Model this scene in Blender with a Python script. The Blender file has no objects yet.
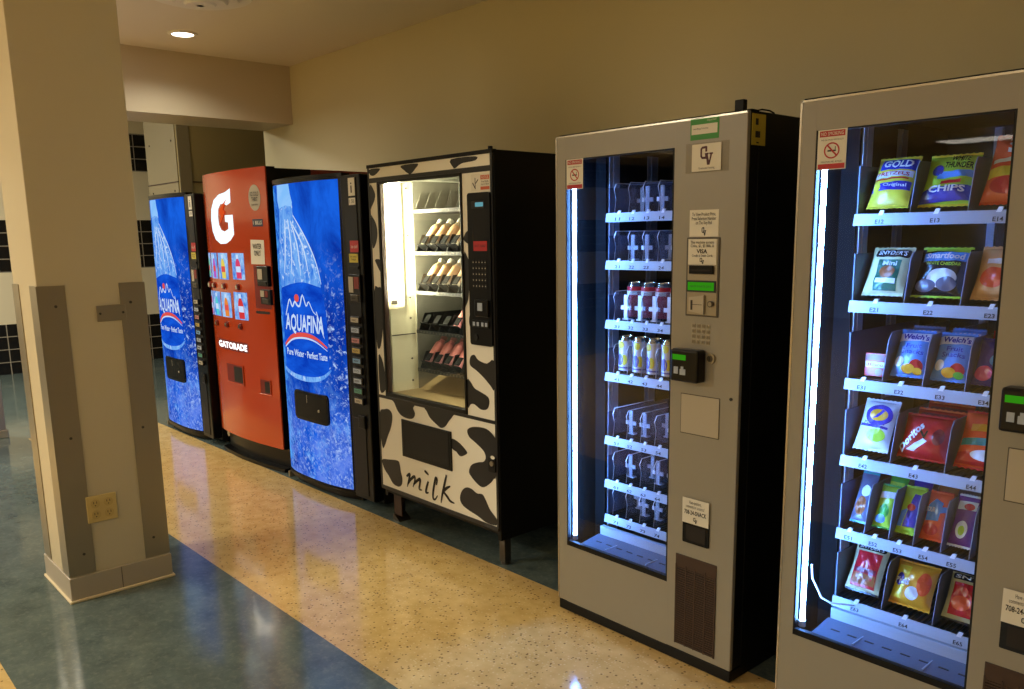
import bpy, bmesh, math, random
from mathutils import Vector, Matrix
from mathutils.geometry import tessellate_polygon
random.seed(7)
SC = bpy.context.scene
COL = SC.collection
PI = math.pi

# ------------------------------------------------------------------ helpers
def S(r, g, b):
    f = lambda c: (c/255/12.92) if c/255 <= .04045 else ((c/255+.055)/1.055)**2.4
    return (f(r), f(g), f(b), 1.0)

def nodes_of(m):
    m.use_nodes = True
    return m.node_tree.nodes, m.node_tree.links

def mat(name, col, rough=.5, metal=0, emis=None, es=0, bump=0, bscale=200, var=0, vscale=8, coat=0, spec=.5):
    m = bpy.data.materials.new(name)
    n, l = nodes_of(m)
    b = n['Principled BSDF']
    b.inputs['Base Color'].default_value = col
    b.inputs['Roughness'].default_value = rough
    b.inputs['Metallic'].default_value = metal
    b.inputs['Specular IOR Level'].default_value = spec
    if coat: b.inputs['Coat Weight'].default_value = coat; b.inputs['Coat Roughness'].default_value = .08
    if emis:
        b.inputs['Emission Color'].default_value = emis
        b.inputs['Emission Strength'].default_value = es
    if bump or var:
        tc = n.new('ShaderNodeTexCoord')
    if var:
        nz = n.new('ShaderNodeTexNoise'); nz.inputs['Scale'].default_value = vscale; nz.inputs['Detail'].default_value = 4
        l.new(tc.outputs['Object'], nz.inputs['Vector'])
        mx = n.new('ShaderNodeMix'); mx.data_type = 'RGBA'
        mx.inputs[6].default_value = tuple(c*(1-var) for c in col[:3])+(1,)
        mx.inputs[7].default_value = tuple(min(1, c*(1+var)) for c in col[:3])+(1,)
        l.new(nz.outputs['Fac'], mx.inputs[0]); l.new(mx.outputs[2], b.inputs['Base Color'])
    if bump:
        nb = n.new('ShaderNodeTexNoise'); nb.inputs['Scale'].default_value = bscale; nb.inputs['Detail'].default_value = 3
        l.new(tc.outputs['Object'], nb.inputs['Vector'])
        bp = n.new('ShaderNodeBump'); bp.inputs['Strength'].default_value = bump; bp.inputs['Distance'].default_value = .002
        l.new(nb.outputs['Fac'], bp.inputs['Height']); l.new(bp.outputs['Normal'], b.inputs['Normal'])
    return m

def emit(name, col, s):
    m = bpy.data.materials.new(name); n, l = nodes_of(m)
    n.remove(n['Principled BSDF'])
    e = n.new('ShaderNodeEmission'); e.inputs['Color'].default_value = col; e.inputs['Strength'].default_value = s
    l.new(e.outputs[0], n['Material Output'].inputs['Surface'])
    return m

def glass_mat(name, tint=(.93, .95, .96, 1), ior=1.45):
    m = bpy.data.materials.new(name); n, l = nodes_of(m)
    n.remove(n['Principled BSDF'])
    t = n.new('ShaderNodeBsdfTransparent'); t.inputs['Color'].default_value = tint
    g = n.new('ShaderNodeBsdfGlossy'); g.inputs['Roughness'].default_value = .015
    f = n.new('ShaderNodeFresnel'); f.inputs['IOR'].default_value = ior
    x = n.new('ShaderNodeMixShader')
    g2 = n.new('ShaderNodeNewGeometry'); inv = n.new('ShaderNodeMath'); inv.operation = 'SUBTRACT'; inv.inputs[0].default_value = 1
    l.new(g2.outputs['Backfacing'], inv.inputs[1])
    mu = n.new('ShaderNodeMath'); mu.operation = 'MULTIPLY'; l.new(f.outputs[0], mu.inputs[0]); l.new(inv.outputs[0], mu.inputs[1])
    l.new(mu.outputs[0], x.inputs[0]); l.new(t.outputs[0], x.inputs[1]); l.new(g.outputs[0], x.inputs[2])
    l.new(x.outputs[0], n['Material Output'].inputs['Surface'])
    return m

PL = lambda a, b, o: (a, -o, b)            # front plane of a machine

_txt = {}
def text_geo(s, bold):
    k = (s, bold)
    if k in _txt: return _txt[k]
    cu = bpy.data.curves.new('lettering', 'FONT'); cu.body = s; cu.resolution_u = 2; cu.offset = bold
    cu.align_x = 'CENTER'; cu.space_line = .9
    ob = bpy.data.objects.new('lettering_tmp', cu); COL.objects.link(ob)
    dg = bpy.context.evaluated_depsgraph_get()
    me = bpy.data.meshes.new_from_object(ob.evaluated_get(dg))
    vs = [(v.co.x, v.co.y) for v in me.vertices]; fs = [tuple(p.vertices) for p in me.polygons]
    bpy.data.objects.remove(ob); bpy.data.curves.remove(cu); bpy.data.meshes.remove(me)
    xs = [v[0] for v in vs] or [0, 1]; ys = [v[1] for v in vs] or [0, 1]
    x0, x1, y0, y1 = min(xs), max(xs), min(ys), max(ys)
    vs = [((x-x0)/max(1e-6, x1-x0), (y-y0)/max(1e-6, y1-y0)) for x, y in vs]
    _txt[k] = (vs, fs)
    return _txt[k]

def smooth_poly(pts, n=4):
    out = []; N = len(pts)
    for i in range(N):
        p0, p1, p2, p3 = pts[i-1], pts[i], pts[(i+1) % N], pts[(i+2) % N]
        for k in range(n):
            t = k/n
            out.append(tuple(.5*((2*p1[j])+(-p0[j]+p2[j])*t+(2*p0[j]-5*p1[j]+4*p2[j]-p3[j])*t*t+(-p0[j]+3*p1[j]-3*p2[j]+p3[j])*t**3) for j in (0, 1)))
    return out

def rrect(a0, b0, a1, b1, r, n=5):
    out = []
    for cx, cy, s in ((a1-r, b1-r, 0), (a0+r, b1-r, 1), (a0+r, b0+r, 2), (a1-r, b0+r, 3)):
        for k in range(n+1):
            t = (s+k/n)*PI/2
            out.append((cx+r*math.cos(t), cy+r*math.sin(t)))
    return out

def ell(ca, cb, ra, rb, n=24):
    return [(ca+ra*math.cos(2*PI*k/n), cb+rb*math.sin(2*PI*k/n)) for k in range(n)]

def rect(a0, b0, a1, b1): return [(a0, b0), (a1, b0), (a1, b1), (a0, b1)]

def quad_rect(c, dx, dy): return rect(c[0]-dx/2, c[1]-dy/2, c[0]+dx/2, c[1]+dy/2)

class MB:
    """Collects shapes; build() links them as one mesh object."""
    def __init__(s): s.v = []; s.f = []; s.m = []; s.sm = []
    def add(s, vs, fs, m=0, sm=False):
        o = len(s.v); s.v += [tuple(v) for v in vs]
        for f in fs: s.f.append(tuple(i+o for i in f)); s.m.append(m); s.sm.append(sm)
        return s
    def bm(s, b, m=0, sm=False, mx=None):
        b.verts.index_update()
        s.add([(mx @ v.co if mx else v.co) for v in b.verts], [[v.index for v in f.verts] for f in b.faces], m, sm); b.free(); return s
    def box(s, x0, x1, y0, y1, z0, z1, m=0, bev=0, seg=2, mx=None):
        b = bmesh.new(); bmesh.ops.create_cube(b, size=1)
        for v in b.verts:
            v.co = Vector(((x0+x1)/2+v.co.x*(x1-x0), (y0+y1)/2+v.co.y*(y1-y0), (z0+z1)/2+v.co.z*(z1-z0)))
        if bev: bmesh.ops.bevel(b, geom=b.edges[:], offset=bev, segments=seg, affect='EDGES', profile=.5)
        return s.bm(b, m, False, mx)
    def prism(s, pts, ax, lo, hi, m=0, sm=False, mx=None):
        P = {'y': lambda p, t: (p[0], t, p[1]), 'x': lambda p, t: (t, p[0], p[1]), 'z': lambda p, t: (p[0], p[1], t)}[ax]
        n = len(pts); vs = [P(p, lo) for p in pts]+[P(p, hi) for p in pts]
        tri = tessellate_polygon([[Vector((p[0], p[1], 0)) for p in pts]])
        b = bmesh.new(); bv = [b.verts.new(v) for v in vs]
        for t in tri:
            for off in (0, n):
                try: b.faces.new([bv[i+off] for i in t])
                except ValueError: pass
        for i in range(n): b.faces.new((bv[i], bv[(i+1) % n], bv[n+(i+1) % n], bv[n+i]))
        bmesh.ops.recalc_face_normals(b, faces=b.faces[:])
        return s.bm(b, m, sm, mx)
    def cyl(s, p0, p1, r0, r1=None, n=16, m=0):
        r1 = r0 if r1 is None else r1
        p0, p1 = Vector(p0), Vector(p1); d = (p1-p0).normalized()
        q = d.to_track_quat('Z', 'Y').to_matrix()
        X, Y = q @ Vector((1, 0, 0)), q @ Vector((0, 1, 0))
        vs = []
        for p, r in ((p0, r0), (p1, r1)):
            vs += [p+X*r*math.cos(2*PI*k/n)+Y*r*math.sin(2*PI*k/n) for k in range(n)]
        s.add(vs, [(k, (k+1) % n, n+(k+1) % n, n+k) for k in range(n)], m, True)
        s.add(vs, [tuple(range(n-1, -1, -1)), tuple(range(n, 2*n))], m); return s
    def lathe(s, prof, n=24, ms=0, c=(0, 0, 0), mx=None):
        vs = []
        for r, z in prof:
            vs += [Vector((c[0]+r*math.cos(2*PI*k/n), c[1]+r*math.sin(2*PI*k/n), c[2]+z)) for k in range(n)]
        if mx: vs = [mx @ v for v in vs]
        for i in range(len(prof)-1):
            mm = ms[i] if isinstance(ms, (list, tuple)) else ms
            o = i*n
            b0 = len(s.v)
            s.add(vs[o:o+2*n], [(k, (k+1) % n, n+(k+1) % n, n+k) for k in range(n)], mm, True)
        e = ms if not isinstance(ms, (list, tuple)) else ms[-1]
        s.add(vs[-n:], [tuple(range(n))], e)
        e = ms if not isinstance(ms, (list, tuple)) else ms[0]
        s.add(vs[:n], [tuple(range(n-1, -1, -1))], e); return s
    def tube(s, path, r, n=8, m=0, closed=False):
        P = [Vector(p) for p in path]; rings = []
        up = Vector((0, 0, 1))
        for i, p in enumerate(P):
            d = (P[min(i+1, len(P)-1)]-P[max(i-1, 0)]).normalized()
            X = d.cross(up)
            if X.length < 1e-3: X = d.cross(Vector((0, 1, 0)))
            X.normalize(); Y = X.cross(d).normalized()
            rings += [p+X*r*math.cos(2*PI*k/n)+Y*r*math.sin(2*PI*k/n) for k in range(n)]
        fs = []
        for i in range(len(P)-1):
            fs += [(i*n+k, i*n+(k+1) % n, (i+1)*n+(k+1) % n, (i+1)*n+k) for k in range(n)]
        s.add(rings, fs, m, True); s.add(rings, [tuple(range(n-1, -1, -1)), tuple(range(len(rings)-n, len(rings)))], m); return s
    def poly(s, pts, mf=PL, off=.001, m=0, step=0):
        """a flat print lying on a surface: mf(a, b, offset) -> point"""
        b = bmesh.new()
        vs = [b.verts.new((p[0], p[1], 0)) for p in pts]
        for t in tessellate_polygon([[Vector((p[0], p[1], 0)) for p in pts]]):
            try: b.faces.new([vs[i] for i in t])
            except ValueError: pass
        if step:
            for ax in (0, 1):
                lo, hi = min(p[ax] for p in pts), max(p[ax] for p in pts)
                k = math.floor(lo/step)+1
                while k*step < hi:
                    co = [0, 0, 0]; no = [0, 0, 0]; co[ax] = k*step; no[ax] = 1
                    bmesh.ops.bisect_plane(b, geom=b.verts[:]+b.edges[:]+b.faces[:], plane_co=co, plane_no=no)
                    k += 1
        for v in b.verts: v.co = Vector(mf(v.co.x, v.co.y, off))
        return s.bm(b, m)
    def text(s, t, r, mf=PL, off=.0015, m=0, bold=0.0, shear=0, keep=False):
        a0, b0, a1, b1 = r
        vs, fs = text_geo(t, bold)
        o = len(s.v)
        s.add([mf(a0+x*(a1-a0)+shear*(y*(b1-b0)), b0+y*(b1-b0), off) for x, y in vs], fs, m); return s
    def stroke(s, path, w, mf=PL, off=.0015, m=0, n=6):
        """a brush stroke: open smoothed path, width tapering to both ends"""
        q = [path[0]]+list(path)+[path[-1]]; P = []
        for i in range(1, len(q)-2):
            p0, p1, p2, p3 = q[i-1], q[i], q[i+1], q[i+2]
            for k in range(n):
                t = k/n
                P.append(tuple(.5*((2*p1[j])+(-p0[j]+p2[j])*t+(2*p0[j]-5*p1[j]+4*p2[j]-p3[j])*t*t+(-p0[j]+3*p1[j]-3*p2[j]+p3[j])*t**3) for j in (0, 1)))
        P.append(path[-1])
        L = []; R = []
        for i, p in enumerate(P):
            a, b = P[max(i-1, 0)], P[min(i+1, len(P)-1)]
            d = Vector((b[0]-a[0], b[1]-a[1]))
            d = d.normalized() if d.length > 0 else Vector((1, 0))
            t = i/(len(P)-1); ww = w*(.35+.65*math.sin(PI*min(1, .15+t*.85)))/2
            L.append(mf(p[0]-d.y*ww, p[1]+d.x*ww, off)); R.append(mf(p[0]+d.y*ww, p[1]-d.x*ww, off))
        k = len(L)
        s.add(L+R, [(i, i+1, k+i+1, k+i) for i in range(k-1)], m); return s
    def build(s, name, mats, parent=None, loc=None):
        me = bpy.data.meshes.new(name)
        me.from_pydata([tuple(v) for v in s.v], [], s.f)
        for m in (mats if isinstance(mats, (list, tuple)) else [mats]): me.materials.append(m)
        me.polygons.foreach_set('material_index', s.m); me.polygons.foreach_set('use_smooth', s.sm)
        me.update()
        o = bpy.data.objects.new(name, me); COL.objects.link(o)
        if parent is not None: o.parent = parent
        if loc: o.location = loc
        return o

def tag(o, label, cat, group=None):
    o['label'] = label; o['category'] = cat
    if group: o['group'] = group
    return o

def thing(name, label, cat, loc=(0, 0, 0), rz=0, group=None):
    o = bpy.data.objects.new(name, None); COL.objects.link(o)
    o.location = loc; o.rotation_euler = (0, 0, rz); o.empty_display_size = .1
    return tag(o, label, cat, group)

def struct(o, label=None):
    o['kind'] = 'structure'
    if label: o['label'] = label
    return o

def copy_tree(o, parent=None):
    c = o.copy(); COL.objects.link(c); c.parent = parent
    for ch in list(o.children): copy_tree(ch, c)
    return c

# ------------------------------------------------------------------ camera
cam = bpy.data.cameras.new('camera'); co = bpy.data.objects.new('camera', cam); COL.objects.link(co); SC.camera = co
F, CY = 832.464, 388.2275
yaw, pit, rol = .836623, -.180841, -.0162714
fw = Vector((-math.sin(yaw)*math.cos(pit), math.cos(yaw)*math.cos(pit), math.sin(pit)))
r0 = Vector((math.cos(yaw), math.sin(yaw), 0)); u0 = r0.cross(fw)
rr = math.cos(rol)*r0+math.sin(rol)*u0; uu = -math.sin(rol)*r0+math.cos(rol)*u0
LIFT = .06; K = .96
CAMZ = 1.48833-LIFT
co.matrix_world = Matrix(((rr.x, uu.x, -fw.x, 0), (rr.y, uu.y, -fw.y, 0), (rr.z, uu.z, -fw.z, CAMZ), (0, 0, 0, 1)))
cam.sensor_width = 36; cam.lens = F/1024*36; cam.shift_y = (CY-344.5)/1024
cam.clip_start = .05

# ------------------------------------------------------------------ materials
M = {}
M['wall'] = mat('painted_wall', S(200, 190, 150), .42, bump=.15, bscale=120, var=.02, vscale=2)
M['wall2'] = mat('painted_header', S(202, 190, 166), .45, bump=.12, bscale=120)
M['ceil'] = mat('painted_ceiling', S(228, 220, 200), .55, bump=.12, bscale=90)
M['pillar'] = mat('painted_pillar', S(196, 184, 154), .5, bump=.15, bscale=150)
M['plinth'] = mat('grey_vinyl_base', S(172, 160, 140), .4)
M['caulk'] = mat('cream_caulk', S(222, 204, 165), .5)
M['steel'] = mat('brushed_steel', S(160, 150, 130), .34, metal=.6, bump=.05, bscale=400)
M['steel_d'] = mat('dark_steel', S(90, 85, 78), .35, metal=.8)
M['black'] = mat('black_steel', S(12, 12, 13), .5, spec=.25)
M['matteblack'] = mat('matte_black', S(9, 9, 10), .85, spec=.1)
M['blackgloss'] = mat('black_gloss_plastic', S(11, 11, 12), .28, spec=.28)
M['panelgrey'] = mat('charcoal_plastic', S(24, 24, 25), .45, spec=.3)
M['silver'] = mat('silver_grey_paint', S(150, 144, 130), .38, bump=.04, bscale=500, var=.012, vscale=3)
M['silver_l'] = mat('pale_grey_plate', S(178, 168, 148), .45)
M['silver_e'] = mat('silver_trim', S(190, 182, 165), .25, metal=.7)
M['white'] = mat('white_paint', S(236, 232, 218), .35)
M['paper'] = mat('white_paper', S(225, 220, 206), .6)
M['ink'] = mat('black_ink', S(22, 20, 20), .5)
M['cow'] = mat('black_print', S(27, 26, 27), .35)
M['red'] = mat('red_ink', S(178, 32, 34), .5)
M['maroon'] = mat('maroon_ink', S(72, 18, 34), .5)
M['green'] = mat('green_ink', S(52, 140, 52), .5)
M['yellow'] = mat('yellow_ink', S(196, 178, 60), .5)
M['orange_ink'] = mat('orange_ink', S(200, 96, 60), .5)
M['glass'] = glass_mat('clear_glass', ior=1.5)
M['lcd'] = emit('green_display', S(70, 190, 30), .45)
M['lcd_cyan'] = emit('cyan_display', S(120, 190, 200), .6)
M['led'] = emit('blue_white_tube', (.15, .38, 1.0, 1), 190)
M['fluoro'] = emit('warm_white_tube', (1.0, .92, .60, 1), 260)
M['inner'] = mat('dark_interior', S(16, 17, 21), .5)
M['inner_rail'] = mat('galvanised_rail', S(176, 182, 196), .4, metal=.2)
M['cream_in'] = mat('cream_interior', S(226, 220, 186), .5)
M['grey_in'] = mat('grey_interior', S(120, 118, 106), .5)
M['brown_in'] = mat('brown_chute', S(132, 112, 76), .5)
M['strip'] = mat('white_price_strip', S(168, 178, 194), .4)
M['traygrey'] = mat('grey_tray_steel', S(96, 104, 122), .4, metal=.3)
M['divider'] = mat('grey_divider', S(120, 128, 150), .35)
M['clearplastic'] = glass_mat('clear_divider', (.86, .88, .92, 1), 1.45)
_n, _l = M['clearplastic'].node_tree.nodes, M['clearplastic'].node_tree.links
_d = _n.new('ShaderNodeBsdfDiffuse'); _d.inputs['Color'].default_value = S(190, 200, 220); _x = _n.new('ShaderNodeMixShader'); _x.inputs[0].default_value = .16
_src = _n['Material Output'].inputs['Surface'].links[0].from_socket
_l.new(_src, _x.inputs[1]); _l.new(_d.outputs[0], _x.inputs[2]); _l.new(_x.outputs[0], _n['Material Output'].inputs['Surface'])
M['clip'] = mat('white_clip', S(235, 240, 248), .4)
M['vent'] = mat('brown_grille', S(62, 42, 30), .55)
M['vent_d'] = mat('dark_grille_gap', S(24, 16, 12), .7)
M['orange'] = mat('red_orange_gloss', S(186, 64, 22), .16, coat=.4)
M['darkred'] = mat('dark_red_steel', S(120, 34, 26), .4)
M['glow'] = emit('backlit_white', (.82, .95, 1.0, 1), 1.25)
M['brass'] = mat('chrome', S(200, 195, 185), .2, metal=1)

# floor: bands of speckled terrazzo-like vinyl running along the wall
def floor_material():
    m = bpy.data.materials.new('speckled_vinyl_floor'); n, l = nodes_of(m); b = n['Principled BSDF']
    g = n.new('ShaderNodeNewGeometry'); sx = n.new('ShaderNodeSeparateXYZ'); l.new(g.outputs['Position'], sx.inputs[0])
    def math_(op, a, bb):
        x = n.new('ShaderNodeMath'); x.operation = op
        for i, q in enumerate((a, bb)):
            if isinstance(q, (int, float)): x.inputs[i].default_value = q
            else: l.new(q, x.inputs[i])
        return x.outputs[0]
    y, x = sx.outputs['Y'], sx.outputs['X']
    inb = math_('MULTIPLY', math_('GREATER_THAN', y, 1.368), math_('LESS_THAN', y, 2.266))
    low = math_('LESS_THAN', y, .463)
    tan = math_('MULTIPLY', math_('MINIMUM', math_('ADD', inb, low), 1.0), math_('GREATER_THAN', x, -6.91))
    def mix(fac, c1, c2):
        k = n.new('ShaderNodeMix'); k.data_type = 'RGBA'; k.clamp_factor = True
        l.new(fac, k.inputs[0])
        for i, c in ((6, c1), (7, c2)):
            if isinstance(c, tuple): k.inputs[i].default_value = c
            else: l.new(c, k.inputs[i])
        return k.outputs[2]
    def noise(sc, det=3, rough=.5):
        k = n.new('ShaderNodeTexNoise'); k.inputs['Scale'].default_value = sc; k.inputs['Detail'].default_value = det
        k.inputs['Roughness'].default_value = rough
        l.new(g.outputs['Position'], k.inputs['Vector']); return k.outputs['Fac']
    def ramp(v, lo, hi):
        k = n.new('ShaderNodeMapRange'); k.inputs['From Min'].default_value = lo; k.inputs['From Max'].default_value = hi
        l.new(v, k.inputs['Value']); return k.outputs[0]
    def flecks(sc, lo, hi, thr):
        v = n.new('ShaderNodeTexVoronoi'); v.inputs['Scale'].default_value = sc
        l.new(g.outputs['Position'], v.inputs['Vector'])
        c = n.new('ShaderNodeSeparateColor'); l.new(v.outputs['Color'], c.inputs[0])
        return math_('MULTIPLY', ramp(v.outputs['Distance'], hi, lo), math_('GREATER_THAN', c.outputs[0], thr))
    t = mix(ramp(noise(14), .3, .7), S(210, 174, 108), S(230, 197, 131))
    t = mix(math_('MULTIPLY', flecks(78, .28, .36, .80), .75), t, S(96, 62, 30))
    t = mix(math_('MULTIPLY', flecks(100, .25, .4, .72), .5), t, S(244, 222, 170))
    t = mix(math_('MULTIPLY', flecks(48, .18, .22, .86), .75), t, S(70, 44, 24))
    s = mix(ramp(noise(9, 5, .6), .3, .7), S(76, 90, 90), S(104, 118, 115))
    s = mix(math_('MULTIPLY', ramp(noise(45, 4, .7), .5, .75), .45), s, S(140, 148, 140))
    s = mix(math_('MULTIPLY', ramp(noise(60, 4, .7), .55, .75), .5), s, S(56, 66, 68))
    c = mix(tan, s, t)
    l.new(c, b.inputs['Base Color'])
    rg = math_('ADD', math_('MULTIPLY', noise(3.5, 4), .08), .075)
    l.new(rg, b.inputs['Roughness'])
    b.inputs['Specular IOR Level'].default_value = .62
    bp = n.new('ShaderNodeBump'); bp.inputs['Strength'].default_value = .12; bp.inputs['Distance'].default_value = .004
    l.new(noise(7, 2), bp.inputs['Height']); l.new(bp.outputs[0], b.inputs['Normal'])
    return m
M['floor'] = floor_material()

def tile_material():
    m = bpy.data.materials.new('black_and_cream_wall_tile'); n, l = nodes_of(m); b = n['Principled BSDF']
    g = n.new('ShaderNodeNewGeometry'); sx = n.new('ShaderNodeSeparateXYZ'); l.new(g.outputs['Position'], sx.inputs[0])
    def math_(op, a, bb):
        x = n.new('ShaderNodeMath'); x.operation = op
        for i, q in enumerate((a, bb)):
            if isinstance(q, (int, float)): x.inputs[i].default_value = q
            else: l.new(q, x.inputs[i])
        return x.outputs[0]
    z, y = sx.outputs['Z'], sx.outputs['Y']
    T = .1475*K
    band = math_('LESS_THAN', math_('MODULO', math_('ADD', z, .012), 8*T), 4*T)
    upper = math_('LESS_THAN', z, 2.69)
    band = math_('MULTIPLY', band, upper)
    gz = math_('LESS_THAN', math_('MODULO', math_('ADD', z, .012), T), .010)
    gy = math_('LESS_THAN', math_('MODULO', math_('ADD', y, 10.06), T*1.55), .010)
    gr = math_('MULTIPLY', math_('MAXIMUM', gz, gy), band)
    def mix(fac, c1, c2):
        k = n.new('ShaderNodeMix'); k.data_type = 'RGBA'; l.new(fac, k.inputs[0])
        for i, c in ((6, c1), (7, c2)):
            if isinstance(c, tuple): k.inputs[i].default_value = c
            else: l.new(c, k.inputs[i])
        return k.outputs[2]
    c = mix(band, S(222, 208, 178), S(22, 20, 20)); c = mix(gr, c, S(150, 140, 125))
    l.new(c, b.inputs['Base Color']); b.inputs['Roughness'].default_value = .22
    return m
M['tile'] = tile_material()
M['brownpanel'] = mat('olive_brown_panel', S(158, 142, 96), .4, var=.04, vscale=3)
M['brownside'] = mat('grey_brown_panel', S(132, 121, 94), .45)

# ------------------------------------------------------------------ the setting
WY = 3.06; CZ = 2.65; XS = -5.72; XW = -6.19
struct(MB().box(-11.2, 4.2, -9.2, 6.2, -.1, 0).build('floor', M['floor']), 'glossy speckled floor in tan and slate bands')
struct(MB().box(XW, 4.2, WY, WY+.15, 0, 3.0).build('wall_right', M['wall']), 'tan painted wall behind the vending machines')
struct(MB().box(XS, 4.2, -9.2, WY, CZ, CZ+.1).build('ceiling', M['ceil']), 'cream painted ceiling')
b = MB(); b.box(XW, XS, -9.2, WY, 2.25, CZ+.1)
struct(b.build('wall_header', M['wall2']), 'cream dropped header across the far opening')
struct(MB().box(-11.2, XW, -9.2, 6.2, 3.0, 3.1).build('ceiling_passage', M['ceil']), 'ceiling of the far passage')
struct(MB().box(-11.2, -10.56, -9.2, 6.2, 0, 3.0).build('wall_far', M['tile']), 'far wall with black and cream tile bands')
struct(MB().box(-11.2, 4.2, 6.0, 6.2, 0, 3.0).build('wall_passage', M['wall']))
struct(MB().box(4.0, 4.2, -9.2, WY, 0, CZ+.05).build('wall_near', M['wall']))
struct(MB().box(-11.2, 4.2, -9.2, -9.0, 0, 3.0).build('wall_front', M['wall']))
# brown panelled block beyond the header
b = MB(); b.box(-7.72, -7.0, 2.70, 5.9, 0, 2.99, 0)
b.box(-7.004, -6.992, 2.70, 2.80, 0, 2.99, 1)
b.box(-7.7, -7.02, 2.692, 2.705, 0, 2.985, 1)
for zz in (1.91, ):
    b.box(-6.999, -6.988, 2.8, 5.9, zz-.004, zz+.004, 2)
    b.box(-7.7, -7.02, 2.687, 2.7, zz-.004, zz+.004, 2)
for i in range(4):
    for zz in (1.84, 2.24):
        b.cyl((-7.1-.5*(i % 2), 2.694, zz), (-7.1-.5*(i % 2), 2.688, zz), .008, n=8, m=2)
struct(b.build('wall_panel_block', [M['brownpanel'], M['brownside'], M['vent']]), 'olive brown panelled wall block beyond the header')

# the pillar
px0, px1, py0, py1 = -4.075, -3.687, .823, 1.229
pil = struct(MB().box(px0, px1, py0, py1, 0, CZ/K, 0, bev=.004).build('pillar', M['pillar']), 'cream square pillar left of the machines')
b = MB(); b.box(px0-.012, px1+.012, py0-.008, py1+.006, .0, .108, 0, bev=.003)
b.box(px0-.02, px1+.02, py0-.016, py1+.014, 0, .012, 1, bev=.004)
b.box(px1+.0115, px1+.0128, 1.02, 1.022, .012, .106, 2)
struct(b.build('baseboard_pillar', [M['plinth'], M['caulk'], M['steel_d']], pil))
for q in (pil, pil.children[0]): q.data.transform(Matrix.Scale(K, 4))
def guard(cx, cy, sx, sy, label):
    """L-shaped corner guard: corner at (cx,cy); legs run in +-x and +-y"""
    w, t = .10, .004
    o = MB(); e = .0015
    pts = [(e, e), (e, w*-1*0), ]
    prof = [(-t, -t), (w, -t), (w, -.0003), (-.0003, -.0003), (-.0003, w), (-t, w)]
    prof = [(cx+sx*p[0], cy+sy*p[1]) for p in prof]
    o.prism(prof, 'z', .112, 1.322, 0)
    for zz in (.2, .7, 1.24):
        o.cyl((cx-sx*(t), cy+sy*.06, zz), (cx-sx*(t+.0015), cy+sy*.06, zz), .006, n=10, m=1)
    g = o.build('corner_guard', [M['steel'], M['steel_d']]); g.data.transform(Matrix.Scale(K, 4))
    return tag(g, label, 'corner guard', 'steel guards on the pillar corners')
guard(px1, py0, -1, 1, 'steel corner guard on the nearest corner of the cream pillar')
guard(px1, py1, -1, -1, 'steel corner guard on the pillar edge beside the blue machines')
guard(px0, py0, 1, 1, 'narrow strip of steel corner guard on the left rear pillar edge')
# outlet and blank plate on the pillar
t = thing('power_outlet', 'ivory four-socket power outlet low on the pillar', 'power outlet', (px1*K, .972*K, .383*K), 0); t.scale = (K, K, K)
b = MB(); b.box(.0003, .007, -.06, .06, -.058, .058, 0, bev=.003); b.build('cover_plate', mat('ivory_plastic', S(206, 182, 118), .4), t)
for yy in (-.026, .026):
    for zz in (-.024, .024):
        b = MB(); b.cyl((.0069, yy, zz), (.0095, yy, zz), .019, n=20, m=0)
        for dy in (-.006, .006): b.box(.0094, .0101, yy+dy-.0012, yy+dy+.0012, zz, zz+.009, 1)
        b.cyl((.0094, yy, zz-.008), (.0101, yy, zz-.008), .0025, n=8, m=1)
        b.build('socket', [mat('ivory_socket', S(196, 170, 105), .4), M['ink']], t)
t = thing('wall_plate', 'small blank steel plate high on the pillar', 'wall plate', (px1*K, 1.09*K, 1.2*K), 0); t.scale = (K, K, K)
b = MB(); b.box(.0003, .005, -.058, .058, -.033, .033, 0, bev=.002); b.build('plate', M['steel'], t)
for yy in (-.045, .045):
    b = MB(); b.cyl((.005, yy, 0), (.0065, yy, 0), .005, n=10); b.build('screw', M['steel_d'], t)

# recessed light and air diffuser in the ceiling
t = thing('downlight', 'round recessed ceiling light glowing beside the pillar top', 'ceiling light', (-5.21, 2.10, CZ))
b = MB(); b.lathe([(.062, -.0005), (.085, -.0005), (.083, -.008), (.064, -.010), (.060, -.004)], 32, 0); b.build('trim_ring', M['white'], t)
b = MB(); b.cyl((0, 0, -.0005), (0, 0, -.007), .060, n=32); b.build('lens', emit('light_lens', (1, .9, .74, 1), 9), t)
t = thing('ceiling_diffuser', 'round white air diffuser in the ceiling at the top edge', 'air diffuser', (-4.36, 1.86, CZ))
for i, (r1, r2, z1) in enumerate(((.25, .20, -.012), (.185, .14, -.03), (.125, .085, -.045), (.07, .0, -.055))):
    b = MB(); b.lathe([(r2 or .001, z1), (r1, z1+.0), (r1+.012, -.0005 if i == 0 else z1+.012), (r1+.008, -.0004 if i == 0 else z1+.014), (r2 or .001, z1+.004)], 40, 0)
    b.build('ring', M['white'], t)
b = MB(); b.cyl((0, 0, -.055), (0, 0, -.0005), .02, n=12); b.build('core', M['white'], t)

# a panel with a pale foot rail, far left floor
t = thing('floor_partition', 'grey partition with a pale foot rail at the far left edge', 'partition', (-7.39*K, 1.32*K, 0))
b = MB(); b.box(-.02, .02, -.9, 0, .06, 1.0, 0, bev=.004); b.build('panel', mat('grey_laminate', S(120, 118, 122), .3), t)
b = MB(); b.box(-.035, .035, -.9, .012, .0, .06, 0, bev=.006); b.build('foot_rail', M['silver_e'], t)

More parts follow.
